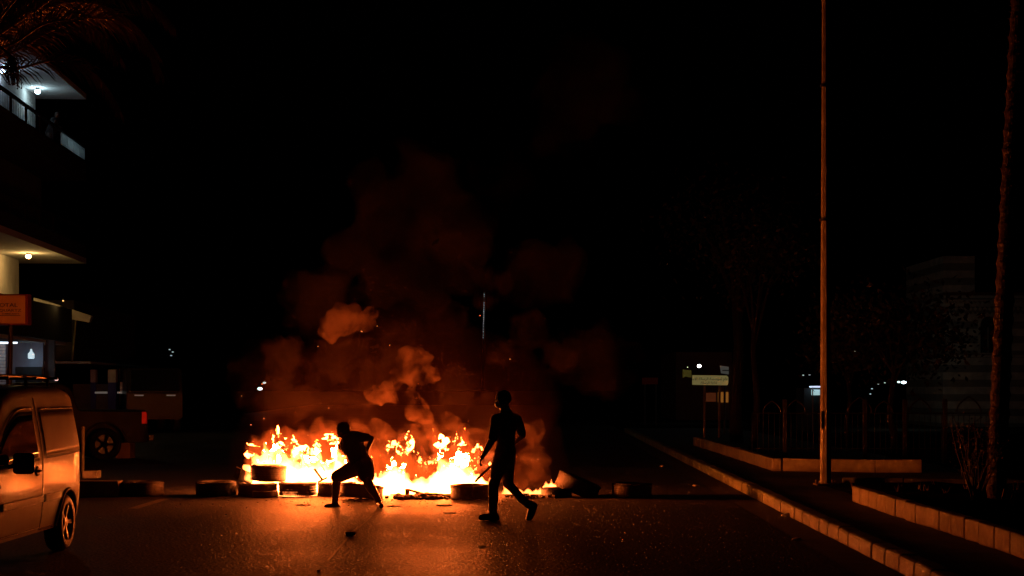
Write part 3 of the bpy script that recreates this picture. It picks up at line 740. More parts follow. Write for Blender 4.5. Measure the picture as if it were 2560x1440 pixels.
def wheel(root, Mw, y, x, z, r, wd, sg, spokes=5, rimm=None, tym=None):
    c = Vector((x, -y, z)); T = Mw @ Matrix.Translation(c) @ Matrix.Rotation(math.pi/2*sg, 4, 'Y')
    bm = B(); h = wd/2
    lathe(bm, [(r*.64, -h), (r*.64, h), (r*.70, h+.004), (r*.86, h+.006), (r*.95, h-.015), (r, h-.04), (r, -h+.04), (r*.95, -h+.01), (r*.80, -h)][::-1], 56, T)
    bmesh.ops.recalc_face_normals(bm, faces=bm.faces)
    ty = obj('wheel', bm, tym or M['rubber'], root, smooth=True); ty.name = 'wheel'
    bm = B(); lathe(bm, [(r*.60, -h+.02), (r*.60, h-.02), (r*.63, h), (r*.66, h+.006), (r*.655, -h)], 48, T)
    for k in range(spokes):
        a = 2*math.pi*k/spokes+.3
        q = [(r*.10, -.30), (r*.62, -.13), (r*.62, .13), (r*.10, .30)]
        v0 = []; v1 = []
        for rr, da in q:
            p = Vector((rr*math.cos(a+da*(.10*r/rr+.75 if rr < r*.2 else 1)), rr*math.sin(a+da*(.10*r/rr+.75 if rr < r*.2 else 1)), 0))
            zz = h-.025 if rr < r*.2 else h-.008
            v0.append(bm.verts.new(T @ Vector((p.x, p.y, zz)))); v1.append(bm.verts.new(T @ Vector((p.x, p.y, zz-.03))))
        bm.faces.new(v0); bm.faces.new(v1[::-1])
        for j in range(4): bm.faces.new((v0[j], v1[j], v1[(j+1) % 4], v0[(j+1) % 4]))
    lathe(bm, [(.001, h-.012), (r*.19, h-.016), (r*.19, h-.05), (.001, h-.05)], 24, T)
    bmesh.ops.recalc_face_normals(bm, faces=bm.faces)
    rim = obj('rim', bm, rimm or M['alloy'], None); rim.parent = ty; rim.matrix_parent_inverse = Matrix.Identity(4)
    rim.matrix_parent_inverse = ty.matrix_parent_inverse.inverted() @ Matrix.Identity(4) if False else Matrix.Identity(4)
    bm = B(); lathe(bm, [(.001, -h*.4), (r*.6, -h*.4), (r*.6, -h*.6), (.001, -h*.6)], 32, T)
    hub = obj('brake', bm, M['plastic'], None); hub.parent = ty; hub.matrix_parent_inverse = Matrix.Identity(4)
    return ty
# -- the silver van, nose towards the camera, flank to the fire
vo = Vector((-5.49, 17.46, 0)); vr = 0.0
root = empty('parked_van', vo, vr, 'silver panel van parked at the left, its side glowing with firelight', 'van')
L = 4.2
H = [(0, 1.52), (.05, 1.64), (.18, 1.70), (.5, 1.735), (1.4, 1.745), (2.2, 1.72), (2.55, 1.66), (3.25, 1.10), (3.5, 1.03), (3.95, .92), (4.12, .78), (4.2, .62)]
W = [(0, .70), (.05, .765), (.16, .815), (.45, .84), (3.6, .84), (3.9, .79), (4.1, .68), (4.2, .55)]
van = Car(H, W, L, 1.0, vo, vr)
ARCH = [(.70, .30), (3.36, .30)]
van.body(ARCH, .335, root, M['paint'])
for y, z in ARCH:
    for sg in (1, -1):
        wheel(root, van.M, y, sg*.745, .297, .297, .185, sg)
for sg in (1, -1):
    for y0, z0 in ARCH:   # arch lips
        bm = B(); pts = []
        for k in range(25):
            a = math.pi*(-.02+1.04*k/24); pts.append(van.side(y0+math.cos(a)*.345, max(.29, z0+math.sin(a)*.345), .006, sg))
        tube(bm, pts, .016, 8); obj('wheel_arch', bm, M['paint'], root, smooth=True)
    # blanked rear side panel with its dark rubber surround
    def pf(u, v, e=0):
        y = .16+e+(1.52-.16-2*e)*(1-u); yy = y
        zb = 1.015-.02*(1-u)+e; zt = 1.485-.03*max(0, (.35-y))/.35-e
        return (y+(.05*(v) if y < .6 else 0)*(1-min(1, y/.6)), zb+(zt-zb)*v)
    bm = B(); van.patch(bm, lambda u, v: pf(u, v), 16, 8, .003, sg); obj('panel_seal', bm, M['plastic'], root, smooth=True)
    bm = B(); van.patch(bm, lambda u, v: pf(u, v, .03), 16, 8, .012, sg); o = obj('side_panel', bm, M['paint'], root, smooth=True)
    bm = B(); van.line(bm, [(.22+.065*k, 1.492) for k in range(20)], .008, sg, .010); obj('roof_trim', bm, M['chrome'], root)
    # front door: window with arched front, seal, seams
    def zt_(y): return 1.47-.40*max(0, (y-2.05)/.95)**1.9
    def wf(u, v, e=0):
        y = 1.72+e+(3.0-1.72-2.2*e)*u; zb = .985+e-.03*u
        return (y, zb+max(.0, zt_(y)-e-zb)*v)
    bm = B(); van.patch(bm, lambda u, v: wf(u, v, 0), 22, 7, .004, sg); obj('window_seal', bm, M['plastic'], root, smooth=True)
    bm = B(); van.patch(bm, lambda u, v: wf(u, v, .035), 22, 7, .008, sg); obj('door_window', bm, M['glass'], root, smooth=True)
    bm = B(); van.line(bm, [(1.75+.06*k, zt_(1.75+.06*k)+.03) for k in range(18)], .008, sg, .010); obj('window_trim', bm, M['chrome'], root)
    bm = B(); van.line(bm, [(1.60, z) for z in np.linspace(.31, 1.60, 24)], .006, sg, .0); van.line(bm, [(1.60+(2.98-1.60)*t, .31) for t in np.linspace(0, 1, 10)], .006, sg)
    van.line(bm, [(3.0, z) for z in np.linspace(.34, .98, 14)], .006, sg); obj('door_seam', bm, M['plastic'], root)
    bm = B(); van.line(bm, [(1.05+.05*k, .30) for k in range(12)], .012, sg, .002); van.line(bm, [(1.66+.12*k, .325) for k in range(11)], .007, sg, .004); obj('sill_trim', bm, M['chrome'], root)
    for y0, y1 in ((.98, 1.56), (1.64, 2.88)):   # rubbing strips
        bm = B(); van.patch(bm, lambda u, v: (y0+(y1-y0)*u, .575+.065*v), 12, 3, .022, sg); obj('rubbing_strip', bm, M['paint'], root)
        bm = B(); van.line(bm, [(y0+(y1-y0)*k/10, .572) for k in range(11)], .006, sg, .006); obj('strip_shadow_gap', bm, M['plastic'], root)
    bm = B(); c = van.side(1.78, .885, .004, sg); ball(bm, c, (.012, .075, .052), 3); obj('handle_recess', bm, M['plastic'], root, smooth=True)
    bm = B(); tube(bm, [van.side(1.73, .885, .008, sg), van.side(1.76, .888, .03, sg), van.side(1.82, .888, .03, sg), van.side(1.85, .885, .008, sg)], .013, 8); obj('door_handle', bm, M['paint'], root)
    bm = B(); ball(bm, van.side(2.93, .80, 0, sg), (.012, .02, .02), 2); obj('side_indicator', bm, M['plastic'], root)
    # mirror
    bm = B(); c = van.side(2.62, 1.0, .12, sg); box(bm, c, (.20, .07, .20), bevel=.035); tube(bm, [van.side(2.7, .97, 0, sg), c], .022, 8); obj('wing_mirror', bm, M['plastic'], root, smooth=True)
    bm = B(); a = van.side(0.04, .9, 0, sg)
    van.patch(bm, lambda u, v: (.02+.12*u, .86+.30*v), 4, 6, .006, sg); obj('tail_light', bm, mat('tail_lens', (.30, .01, .01), .15), root, smooth=True)
bm = B()   # windscreen, lying on the sloping front
for i in range(10):
    pass
g = []
for i in range(11):
    y = 2.62+.60*i/10; sec = van.sec(y); top = sec[-1][1]; row = []
    for x in np.linspace(-.60, .60, 9): row.append(bm.verts.new(van.M @ Vector((x, -y, top+.006-.02*abs(x/.6)**3))))
    g.append(row)
for i in range(10):
    for j in range(8): bm.faces.new((g[i][j], g[i+1][j], g[i+1][j+1], g[i][j+1]))
obj('windscreen', bm, M['glass'], root, smooth=True)
bm = B(); box(bm, van.M @ Vector((0, -4.16, .42)), (1.35, .12, .24), bevel=.04); obj('front_bumper', bm, M['plastic'], root)
for sg in (1, -1):
    bm = B(); ball(bm, van.M @ Vector((sg*.58, -4.02, .74)), (.17, .10, .10), 3); obj('headlight', bm, M['glass'], root, smooth=True)
bm = B()   # roof rack seen edge-on above the roof
for x in (-.55, .55):
    tube(bm, [van.M @ Vector((x, -y, 1.80+.02*math.sin(y))) for y in (.35, 1.1, 1.9, 2.4)], .016, 8)
for y in (.45, 1.2, 2.1):
    tube(bm, [van.M @ Vector((x, -y, 1.80)) for x in (-.66, .66)], .014, 8)
    for x in (-.55, .55): tube(bm, [van.M @ Vector((x, -y, 1.69)), van.M @ Vector((x, -y, 1.80))], .018, 8)
obj('roof_rack', bm, M['plastic'], root)

# -- dark pickup beyond, tail to the right
po = Vector((P(350, 970, 38.5).x, 38.6, 0)); pr = R(-66)
root = empty('parked_pickup', po, pr, 'dark pickup truck parked behind the van with a red tail light', 'pickup truck')
Hp = [(0, 1.12), (.06, 1.18), (1.55, 1.20), (1.60, 1.22), (1.75, 1.72), (2.0, 1.84), (3.0, 1.83), (3.25, 1.74), (3.75, 1.22), (4.7, 1.12), (4.9, .95), (4.95, .8)]
Wp = [(0, .82), (.05, .86), (.2, .88), (4.5, .88), (4.8, .82), (4.95, .7)]
pk = Car(Hp, Wp, 4.95, 1.15, po, pr, sill=.42, tumble=.16)
M['blackrim'] = mat('matt_black_wheel', (.006, .005, .005), .9, spec=.02)  # near-black matt colour shared by pickup rims and tyres
M['pickup_paint'] = mat('matt_dark_paint', (.013, .010, .008), .6, spec=.08, var=.3, scale=2)  # very dark matt paint with slight tone noise
pk.body([(1.0, .42), (3.95, .42)], .45, root, M['pickup_paint'])
for y in (1.0, 3.95):
    for sg in (1, -1): wheel(root, pk.M, y, sg*.76, .38, .38, .24, sg, rimm=M['blackrim'], tym=M['blackrim'])
for sg in (1, -1):
    bm = B(); pts = [pk.side(1.0+math.cos(a)*.47, max(.43, .42+math.sin(a)*.47), .01, sg) for a in [math.pi*k/20 for k in range(21)]]
    tube(bm, pts, .035, 8); obj('wheel_arch', bm, M['pickup_paint'], root, smooth=True)
    bm = B(); pk.patch(bm, lambda u, v: (1.9+1.5*u, 1.20+(.46-.2*max(0, u-.5)*2)*v), 10, 5, .006, sg); obj('side_window', bm, M['glass'], root)
    bm = B(); pk.patch(bm, lambda u, v: (.02+.13*u, .86+.28*v), 4, 6, .010, sg); o = obj('tail_light', bm, emat('tail_light_lens', (.5, .008, .004), .10), root)
    bm = B(); pk.line(bm, [(1.85, z) for z in np.linspace(.5, 1.16, 8)]+[], .008, sg); pk.line(bm, [(2.95, z) for z in np.linspace(.5, 1.16, 8)], .008, sg); obj('door_seam', bm, M['plastic'], root)
bm = B(); box(bm, pk.M @ Vector((0, .08, .52)), (1.7, .14, .16), Matrix.Rotation(pr, 3, 'Z'), bevel=.03); obj('rear_bumper', bm, M['plastic'], root)
# -- tall dark lorry cab further back
to = Vector((P(378, 970, 62).x, 62, 0)); tr = R(20)
root = empty('parked_truck', to, tr, 'tall dark truck with a wide windscreen, parked far back by the shops', 'truck')
Tm = Matrix.Translation(to) @ Matrix.Rotation(tr, 4, 'Z')
bm = B(); prof = [(-1.1, .5), (-1.1, 1.55), (-.85, 2.45), (1.0, 2.5), (1.0, .5)]
a = [bm.verts.new(Tm @ Vector((-1.05, y, z))) for y, z in prof]; b_ = [bm.verts.new(Tm @ Vector((1.05, y, z))) for y, z in prof]
for k in range(5): bm.faces.new((a[k], a[(k+1) % 5], b_[(k+1) % 5], b_[k]))
bm.faces.new(a[::-1]); bm.faces.new(b_); bmesh.ops.bevel(bm, geom=bm.edges[:], offset=.06, segments=2, affect='EDGES')
bmesh.ops.recalc_face_normals(bm, faces=bm.faces); obj('cab', bm, M['darkpaint'], root)
bm = B(); poly(bm, [Tm @ Vector(p) for p in ((-.92, -1.118, 1.58), (.92, -1.118, 1.58), (.86, -.895, 2.38), (-.86, -.895, 2.38))]); obj('windscreen', bm, M['glass'], root)
bm = B(); box(bm, Tm @ Vector((0, 3.3, 1.75)), (2.2, 4.2, 1.5), Matrix.Rotation(tr, 3, 'Z'), bevel=.03); obj('cargo_box', bm, M['darkpaint'], root)
bm = B(); box(bm, Tm @ Vector((0, 2.2, .62)), (1.0, 6.2, .2), Matrix.Rotation(tr, 3, 'Z')); obj('chassis', bm, M['plastic'], root)
for y in (-.1, 4.3):
    for sg in (1, -1): wheel(root, Tm @ Matrix.Scale(1, 4), -y, sg*.92, .48, .48, .28, sg, rimm=M['rubber'])
for sx in (-.6, .6):
    bm = B(); box(bm, Tm @ Vector((sx, -1.13, 1.42)), (.34, .03, .05), Matrix.Rotation(tr, 3, 'Z')); obj('marker_light', bm, emat('marker', (.8, .85, .9), .06), root)
# ---------------------------------------------------------------- apartment block with lit balconies, upper left
FD = Vector((-228/F, 1, 0)).normalized()            # along the facade, away from the camera
FN = Vector((FD.y, -FD.x, 0))                       # towards the street (+x)
E0 = P(216, 970, 60); E0.z = 0                      # far front corner of the balconies at street level
def A(s, d, z):                                     # s metres back towards the camera, d metres out from the facade edge
    return E0-FD*s+FN*d+Vector((0, 0, z))
def fbox(bm, s0, s1, d0, d1, z0, z1, mi=0):
    p = [A(s, d, z) for s in (s0, s1) for d in (d0, d1) for z in (z0, z1)]
    v = [bm.verts.new(q) for q in p]
    for f in ((0, 1, 3, 2), (4, 6, 7, 5), (0, 4, 5, 1), (2, 3, 7, 6), (0, 2, 6, 4), (1, 5, 7, 3)):
        bm.faces.new([v[i] for i in f]).material_index = mi
def fobj(name, boxes, m, parent):
    bm = B()
    for b_ in boxes: fbox(bm, *b_)
    bmesh.ops.recalc_face_normals(bm, faces=bm.faces)
    return obj(name, bm, m, parent)
M['blackwall'] = mat('dark_parapet', (.025, .025, .025), .9)
M['frosted'] = mat('frosted_panel', (.5, .5, .5), .6)
t_ = M['frosted'].node_tree; tr_ = t_.nodes.new('ShaderNodeBsdfTranslucent'); tr_.inputs[0].default_value = (.9, .95, .95, 1); ms_ = t_.nodes.new('ShaderNodeMixShader'); ms_.inputs[0].default_value = .85
t_.links.new(t_.nodes['Principled BSDF'].outputs[0], ms_.inputs[1]); t_.links.new(tr_.outputs[0], ms_.inputs[2]); t_.links.new(ms_.outputs[0], t_.nodes['Material Output'].inputs['Surface'])
root = empty('apartment_building', A(10, -4, 0), label='apartment block at the upper left with white-lit and warm-lit balconies', cat='building')
LEN = 34
M['facade'] = mat('building_render', (.55, .54, .50), .9, var=.2, scale=.8, bump=.006, bscale=6)
M['soffit'] = mat('white_soffit', (.72, .74, .72), .9, var=.08, scale=1.5)
fobj('wall', [(2.0, LEN, -12, -2.0, 3.6, 6.34)], M['facade'], root)
fobj('wall', [(.7, LEN, -12, -1.72, 9.67, 12.5)], M['facade'], root)
fobj('dark_storey_wall', [(.7, LEN, -12, -1.5, 6.58, 9.43)], M['darkwall'], root)
fobj('upper_storey_wall', [(.7, LEN, -12, -1.5, 12.74, 15.5)], M['darkwall'], root)
fobj('recessed_wall', [(-3.5, .6, -12, -5.2, 0, 12.48)], M['darkwall'], root)
for z in (6.36, 9.45, 12.52, 15.6):
    fobj('balcony_slab', [(0, LEN, -12, 0, z, z+.2)], M['soffit'] if z in (6.36, 12.52) else M['blackwall'], root)  # slabs of unlit storeys near-black: their shade is put into the colour
# white patch of wall beside the upper lamp
# railings: 9.65 floor -> solid parapet and bars
for lv, z0 in enumerate((6.56, 9.65)):
    fobj('parapet', [(0, LEN, -.10, -.02, z0, z0+.46)], M['blackwall'], root)
    fobj('handrail', [(0, LEN, -.12, 0, z0+1.03, z0+1.10), (0, LEN, -.12, 0, z0+.47, z0+.50)], M['plastic'], root)
    fobj('rail_bars', [(s, s+.014, -.072, -.064, z0+.50, z0+1.05) for s in np.arange(5.0, LEN, .22)], M['plastic'], root)
    for s in np.arange(5.0, LEN, 1.9): fobj('rail_post', [(s, s+.20, -.09, -.05, z0+.42, z0+1.05)], M['plastic'], root)
    if lv == 1:
        for k in range(4):
            fobj('rail_panel', [(.02+k*.98, .02+k*.98+.94, -.09, -.05, z0+.60, z0+1.02)], M['frosted'], root)
def lamp(name, u, v, Z, r, col, E, es, label, parent=None, cat='lamp', grp=None, soft=None):
    p = P(u, v, Z) if not isinstance(u, Vector) else u
    t = empty(name, p, label=label, cat=cat, group=grp)
    bm = B(); ball(bm, p, (r, r, r*.8), 2); obj('bulb', bm, emat('lit_bulb', col, es), t, smooth=True)
    bm = B(); tube(bm, [p+Vector((0, 0, r*.7)), p+Vector((0, 0, r*.7+.08))], r*.7, 12); obj('lamp_base', bm, M['plastic'], t)
    if E:
        ld = bpy.data.lights.new('lamp_light', 'POINT'); ld.energy = E; ld.color = col; ld.shadow_soft_size = r*1.05
        lo = bpy.data.objects.new('lamp_light', ld); C.objects.link(lo); lo.parent = t; lo.location = (0, 0, -.12 if cat != 'floodlight' else 0)
    return t
# position on the soffit: z known, solve Z from v
def onz(u, v, z):
    Z = (z-CAM_H)*F/(HORIZON-v); return P(u, v, Z)
lamp('ceiling_lamp', onz(94, 229, 12.38), 0, 0, .10, (.62, .88, 1), 12, 22, 'round white ceiling lamp on the upper balcony, right of the other', grp='white lamps on the upper balcony')
lamp('ceiling_lamp', onz(6, 178, 12.38), 0, 0, .09, (.55, .75, 1), 14, 16, 'bluish white ceiling lamp cut by the left edge of the photo, upper balcony', grp='white lamps on the upper balcony')
lamp('ceiling_lamp', onz(71, 641, 6.24), 0, 0, .10, (1, .56, .17), 36, 20, 'warm yellow ceiling lamp under the lower balcony')
# person at the railing, upper balcony
q = A(3.9, -.35, 9.66); rt = empty('person', q, label='dim figure leaning on the upper balcony railing with one arm stretched out', cat='person')
bm = B()
up = lambda s, d, z: q-FD*s+FN*d+Vector((0, 0, z))
cap(bm, [up(0, -.1, .05), up(0, -.12, .5), up(0, -.1, .92), up(.05, 0, 1.15), up(.05, .06, 1.42)], [.07, .09, .15, .16, .10])
cap(bm, [up(.16, -.1, .05), up(.14, -.12, .5), up(.1, -.1, .92)], [.06, .08, .12])
ball(bm, up(.06, .16, 1.60), (.09, .10, .12), 2)
cap(bm, [up(.2, .05, 1.38), up(.45, .15, 1.22), up(.72, .25, 1.30)], [.055, .045, .035]); cap(bm, [up(-.1, .05, 1.38), up(-.1, .2, 1.15), up(.15, .3, 1.15)], [.055, .045, .035])
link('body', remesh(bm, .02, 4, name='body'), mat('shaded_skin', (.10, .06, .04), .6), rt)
bm = B(); cap(bm, [up(.03, -.1, .95), up(.05, 0, 1.15), up(.05, .05, 1.40)], [.17, .18, .14]); cap(bm, [up(.2, .05, 1.38), up(.38, .13, 1.27)], [.075, .06])
link('shirt', remesh(bm, .02, 4, name='shirt'), M['blackwall'], rt)

# ---------------------------------------------------------------- ground-floor shops
shop = empty('shop_row', A(6, -1, 0), label='ground-floor shopfront with a white-lit ceiling and roller shutter below the balconies', cat='shop')
M['shop_wall'] = mat('shop_wall', (.30, .33, .42), .7, var=.2, scale=2)
fobj('fascia', [(2, LEN, -.3, -.1, 3.35, 4.55)], M['blackwall'], shop)
fobj('shop_floor', [(0, LEN, -7, 0, .0, .12)], M['concrete'], shop)
fobj('shop_ceiling', [(2, LEN, -7, -.32, 3.25, 3.34)], M['soffit'], shop)
fobj('back_wall', [(2, LEN, -7.2, -7.0, .12, 3.24)], M['shop_wall'], shop)
fobj('side_wall', [(5.2, 5.4, -6.98, -.35, .12, 3.24)], M['shop_wall'], shop)
fobj('dark_doorway', [(5.42, 5.50, -1.25, -.36, .12, 2.42)], M['blackwall'], shop)  # black panel standing in for the shade of the doorway
fobj('pilaster', [(5.42, 5.55, -1.45, -1.27, .12, 2.40)], M['shop_wall'], shop)
fobj('pillar', [(5.0, 5.15, -.34, -.02, .12, 3.34)], M['darkwall'], shop)
sh = B(); Zs_ = 47.0
for k in range(30):
    z = .15+k*.10; xa_, xb_ = P(-60, 0, Zs_).x, P(14, 0, Zs_).x
    box(sh, Vector(((xa_+xb_)/2, Zs_+(.02 if k % 2 else 0), z)), (xb_-xa_, .04, .085))
obj('roller_shutter', sh, M['white'], shop)
pc_ = [( 78, 886, 'left'), (120, 880, 'right')]
for (u, v, nm) in pc_:
    Z = 54.0 if nm == 'left' else 55.5
    p = P(u, v, Z); t = empty('hanging_lamp', p, label=('bottle-shaped' if nm == 'left' else 'small round')+' white lamp hanging inside the lit shopfront', cat='lamp', group='lamps hanging in the shop')
    bm = B()
    if nm == 'left': tube(bm, [p+Vector((0, 0, z)) for z in (-.14, -.12, .02, .10, .18)], [.09, .11, .11, .04, .03], 12)
    else: ball(bm, p, .08, 2)
    obj('shade', bm, emat('lamp_glass', (.72, .92, 1), .75 if nm == 'left' else 1.4), t)
    bm = B(); tube(bm, [p+Vector((0, 0, .15)), p+Vector((0, 0, 3.24-p.z))], .008, 6); obj('cable', bm, M['white'], t)
    ld = bpy.data.lights.new('lamp_light', 'POINT'); ld.energy = 2; ld.color = (.60, .84, 1); ld.shadow_soft_size = .1
    lo = bpy.data.objects.new('lamp_light', ld); C.objects.link(lo); lo.parent = t; lo.location = (0, 0, -.25)
tc_ = P(4, 857, 46.2); tl = empty('tube_light', tc_, label='white tube light above the roller shutter at the left edge', cat='lamp')
bm = B(); box(bm, tc_, (.9, .06, .05)); obj('tube', bm, emat('tube_lit', (.75, .88, 1), 2), tl)
bm = B(); box(bm, tc_+Vector((0, 0, .05)), (.95, .1, .04)); obj('fitting', bm, M['plastic'], tl)
ld = bpy.data.lights.new('lamp_light', 'POINT'); ld.energy = 5; ld.color = (.65, .85, 1); ld.shadow_soft_size = .05
lo = bpy.data.objects.new('lamp_light', ld); C.objects.link(lo); lo.parent = tl; lo.location = (0, -.05, -.12)
# annex with awning, pillars and block wall further on
root = empty('shop_annex', A(-6, -1, 0), label='low dark shop annex with white and blue pillars beyond the lit shopfront', cat='building')
fobj('awning', [(-13, -.2, -4.5, .1, 2.62, 2.70)], M['white'], root)
fobj('upper_wall', [(-13, -.2, -4.5, -.5, 2.72, 5.0)], M['blackwall'], root)
fobj('back_wall', [(-13, -.2, -4.8, -4.6, 0, 2.6)], M['blackwall'], root)
M['blue'] = mat('blue_paint', (.04, .05, .30), .6)
def up_box(name, u0, u1, vt, vb, Z, th, m, parent, label=None, cat=None):
    a = P(u0, vb, Z); b_ = P(u1, vt, Z); bm = B()
    box(bm, Vector(((a.x+b_.x)/2, Z+th/2, (a.z+b_.z)/2)), (b_.x-a.x, th, b_.z-a.z)); o = obj(name, bm, m, parent)
    if label: tag(o, label, cat)
    return o
for u0, u1 in ((226, 239), (270, 290)):
    up_box('pillar_top', u0, u1, 924, 956, 62, .3, M['white'], root)
    up_box('pillar_base', u0, u1, 956, 1060, 62, .3, M['blue'], root)
for u0, u1 in ((182, 226), (239, 270)):
    up_box('block_wall', u0, u1, 960, 1060, 62.1, .15, mat('block_wall', (.12, .11, .10), .9, var=.3, scale=5), root)
up_box('poster', 300, 314, 955, 980, 62, .05, M['white'], root)
sig = emat('small_lit_sign', (.75, .72, .62), .09)
up_box('shop_sign', 237, 268, 979, 984, 61.8, .05, sig, None, 'small pale lit sign strip low between the blue pillars', 'sign')
up_box('shop_sign', 293, 305, 979, 984, 61.8, .05, sig, None, 'small pale lit sign right of the blue pillars', 'sign')
# yellow-lit parapet panels above the annex
ylw = M['facade']
root = empty('roof_terrace', A(-2, -2, 5), label='low terrace parapet lit warm yellow below the lower balcony', cat='parapet')
def slant(name, pts, Z, th, m, parent):
    bm = B(); f = [bm.verts.new(P(u, v, Z)) for u, v in pts]; g = [bm.verts.new(P(u, v, Z)+Vector((0, th, 0))) for u, v in pts]; n = len(pts)
    bm.faces.new(f); bm.faces.new(g[::-1])
    for k in range(n): bm.faces.new((f[k], g[k], g[(k+1) % n], f[(k+1) % n]))
    bmesh.ops.recalc_face_normals(bm, faces=bm.faces); return obj(name, bm, m, parent)
slant('parapet_panel', [(84, 744), (150, 764), (150, 790), (84, 770)], 57, .3, ylw, root)
slant('parapet_panel', [(168, 770), (228, 790), (222, 806), (168, 796)], 59, .3, ylw, root)
ld = bpy.data.lights.new('lamp_light', 'POINT'); ld.energy = 5; ld.color = (1, .6, .2); ld.shadow_soft_size = .1
t = lamp('wall_lamp', P(158, 752, 55.5), 0, 0, .03, (1, .6, .2), 2.5, 1.2, 'tiny warm lamp over the terrace parapet', cat='lamp')
# gutter pipe
bm = B(); tube(bm, [P(190, 800, 60), P(180, 905, 60)], .04, 8); tag(obj('drainpipe', bm, M['pole']), 'pale drainpipe running down left of the shop annex', 'pipe')
# orange box sign on a post
sgn = P(0, 773, 35); x1 = P(69, 0, 35).x; x0 = x1-1.75; z0_, z1_ = P(0, 812, 35).z, P(0, 735, 35).z
root = empty('shop_sign', (x0+.5, 35, 0), label='orange box sign on a dark post, its lettering cut by the left edge', cat='sign')
M['sign'] = mat('sign_face', (.64, .43, .16), .6, var=.08, scale=3)
bm = B(); box(bm, Vector(((x0+x1)/2, 35.15, (z0_+z1_)/2)), (x1-x0, .28, z1_-z0_), bevel=.01); obj('sign_case', bm, mat('red_case', (.16, .012, .01), .5), root)
bm = B(); box(bm, Vector(((x0+x1)/2-.02, 35.0, (z0_+z1_)/2)), (x1-x0-.07, .02, z1_-z0_-.06)); obj('sign_face', bm, M['sign'], root)
def text(name, body, p, size, m, parent, rot=(R(90), 0, 0), align='LEFT', font=None, ext=.004, sx=1):
    cu = bpy.data.curves.new(name, 'FONT'); cu.body = body; cu.size = size; cu.align_x = align; cu.extrude = ext; cu.resolution_u = 3
    o = bpy.data.objects.new(name, cu); C.objects.link(o); dg = bpy.context.evaluated_depsgraph_get(); dg.update()
    me = bpy.data.meshes.new_from_object(o.evaluated_get(dg)); bpy.data.objects.remove(o)
    T = Matrix.Translation(p) @ Matrix.Rotation(rot[2], 4, 'Z') @ Matrix.Rotation(rot[0], 4, 'X') @ Matrix.Diagonal((sx, 1, 1, 1)); me.transform(T)
    return link(name, me, m, parent)
ink = mat('dark_lettering', (.04, .03, .12), .6)
text('lettering', 'TOTAL', P(44, 767, 34.985), .115, ink, root, align='RIGHT', sx=1.35)
text('lettering', 'QUARTZ', P(53, 779, 34.985), .08, ink, root, align='RIGHT', sx=1.5)
text('lettering', 'LUBRICANTS', P(48, 786, 34.985), .04, ink, root, align='RIGHT', sx=1.6)
bm = B(); box(bm, P(22, 788.5, 34.98), (.5, .01, .012)); obj('underline', bm, ink, root)
bm = B(); tube(bm, [Vector((P(14, 0, 35).x, 35.15, 0)), Vector((P(22, 0, 35).x, 35.15, z0_))], .05, 10); obj('post', bm, M['plastic'], root)
# tiny far lights on the left
def far_light(u, v, Z, r, col, es, label, grp=None, E=0):
    bm = B(); p = P(u, v, Z); ball(bm, p, (r*1.3, r, r*.8), 2); return tag(obj('far_light_dot', bm, emat('far_light', col, es)), label, 'lamp', grp)
g_ = 'faint far lights above the dark truck'
for u, v, w_ in ((424, 874, 'topmost'), (432, 880, 'rightmost'), (428, 889, 'lowest')): far_light(u, v, 90, .05, (.8, .9, 1), .25, w_+' of three faint far lights above the dark truck', g_)
far_light(650, 972, 110, .14, (.85, .95, 1), 1.6, 'brighter lower white light seen through the smoke above the tyre stack')
far_light(661, 957, 110, .09, (.85, .95, 1), .8, 'smaller upper white light seen through the smoke above the tyre stack')
far_light(141, 949, 52, .05, (1, .6, .55), 1.2, 'small pinkish light just above the van roof')
# ---------------------------------------------------------------- right background
def tri_fan_prism(name, pts, Z, th, m, parent): return slant(name, pts, Z, th, m, parent)
# road sign with Arabic text
root = empty('street_sign', G(1775, 1105, .14), label='wide pale direction sign with two lines of Arabic on two posts', cat='sign')
Zs = 50.0; fc = emat('sign_face_painted_glow', (.62, .60, .22), .15)  # face emission stands in for light falling on the sign
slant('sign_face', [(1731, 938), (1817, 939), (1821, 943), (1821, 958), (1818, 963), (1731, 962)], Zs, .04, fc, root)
slant('sign_border', [(1729.5, 936.5), (1819, 937.5), (1822.5, 942), (1822.5, 959), (1819, 964.5), (1729.5, 963.5)], Zs+.05, .05, M['plastic'], root)
for u in (1762, 1799):
    bm = B(); tube(bm, [Vector((P(u, 0, Zs).x, Zs+.13, .14)), P(u, 960, Zs+.13)], .04, 8); obj('post', bm, M['pole'], root)
ink2 = mat('green_black_lettering', (.03, .04, .01), .7)
# presentation forms laid out left to right
l1 = '\ufe94\ufbfe\ufee3\ufefc\ufeb3\ufefb\u0627 \ufe94\ufedf\ufe8e\ufeb3\ufeae\ufedf\u0627 \ufe94\ufeb4\ufeb3\ufe86\ufee4\ufedf \ufee1\ufe8e\ufecb \ufe94\ufea8\ufee4\ufe97'
l2 = '\ufe94\ufedf\ufe8e\ufeb3\ufeae\ufedf\u0627 \ufe94\ufecb\u0627\u0630\u0625'
a = text('lettering', l1, P(1776, 950, Zs-.01), .115, ink2, root, align='CENTER', ext=.003)
b_ = text('lettering', l2, P(1772, 959.5, Zs-.01), .105, ink2, root, align='CENTER', ext=.003)
slant('sign_face', [(1800, 914), (1822, 917), (1822, 936), (1803, 933)], 54, .06, emat('board_painted_glow', (.60, .60, .52), .06), None).name = 'white_board'  # faint emission painted for lamplight on the board, no light behind it
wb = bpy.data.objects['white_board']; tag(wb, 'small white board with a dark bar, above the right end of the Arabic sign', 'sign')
bm = B(); box(bm, P(1814, 926, 53.97), (.22, .02, .03)); bb = obj('bar_marking', bm, M['plastic']); bb.parent = wb
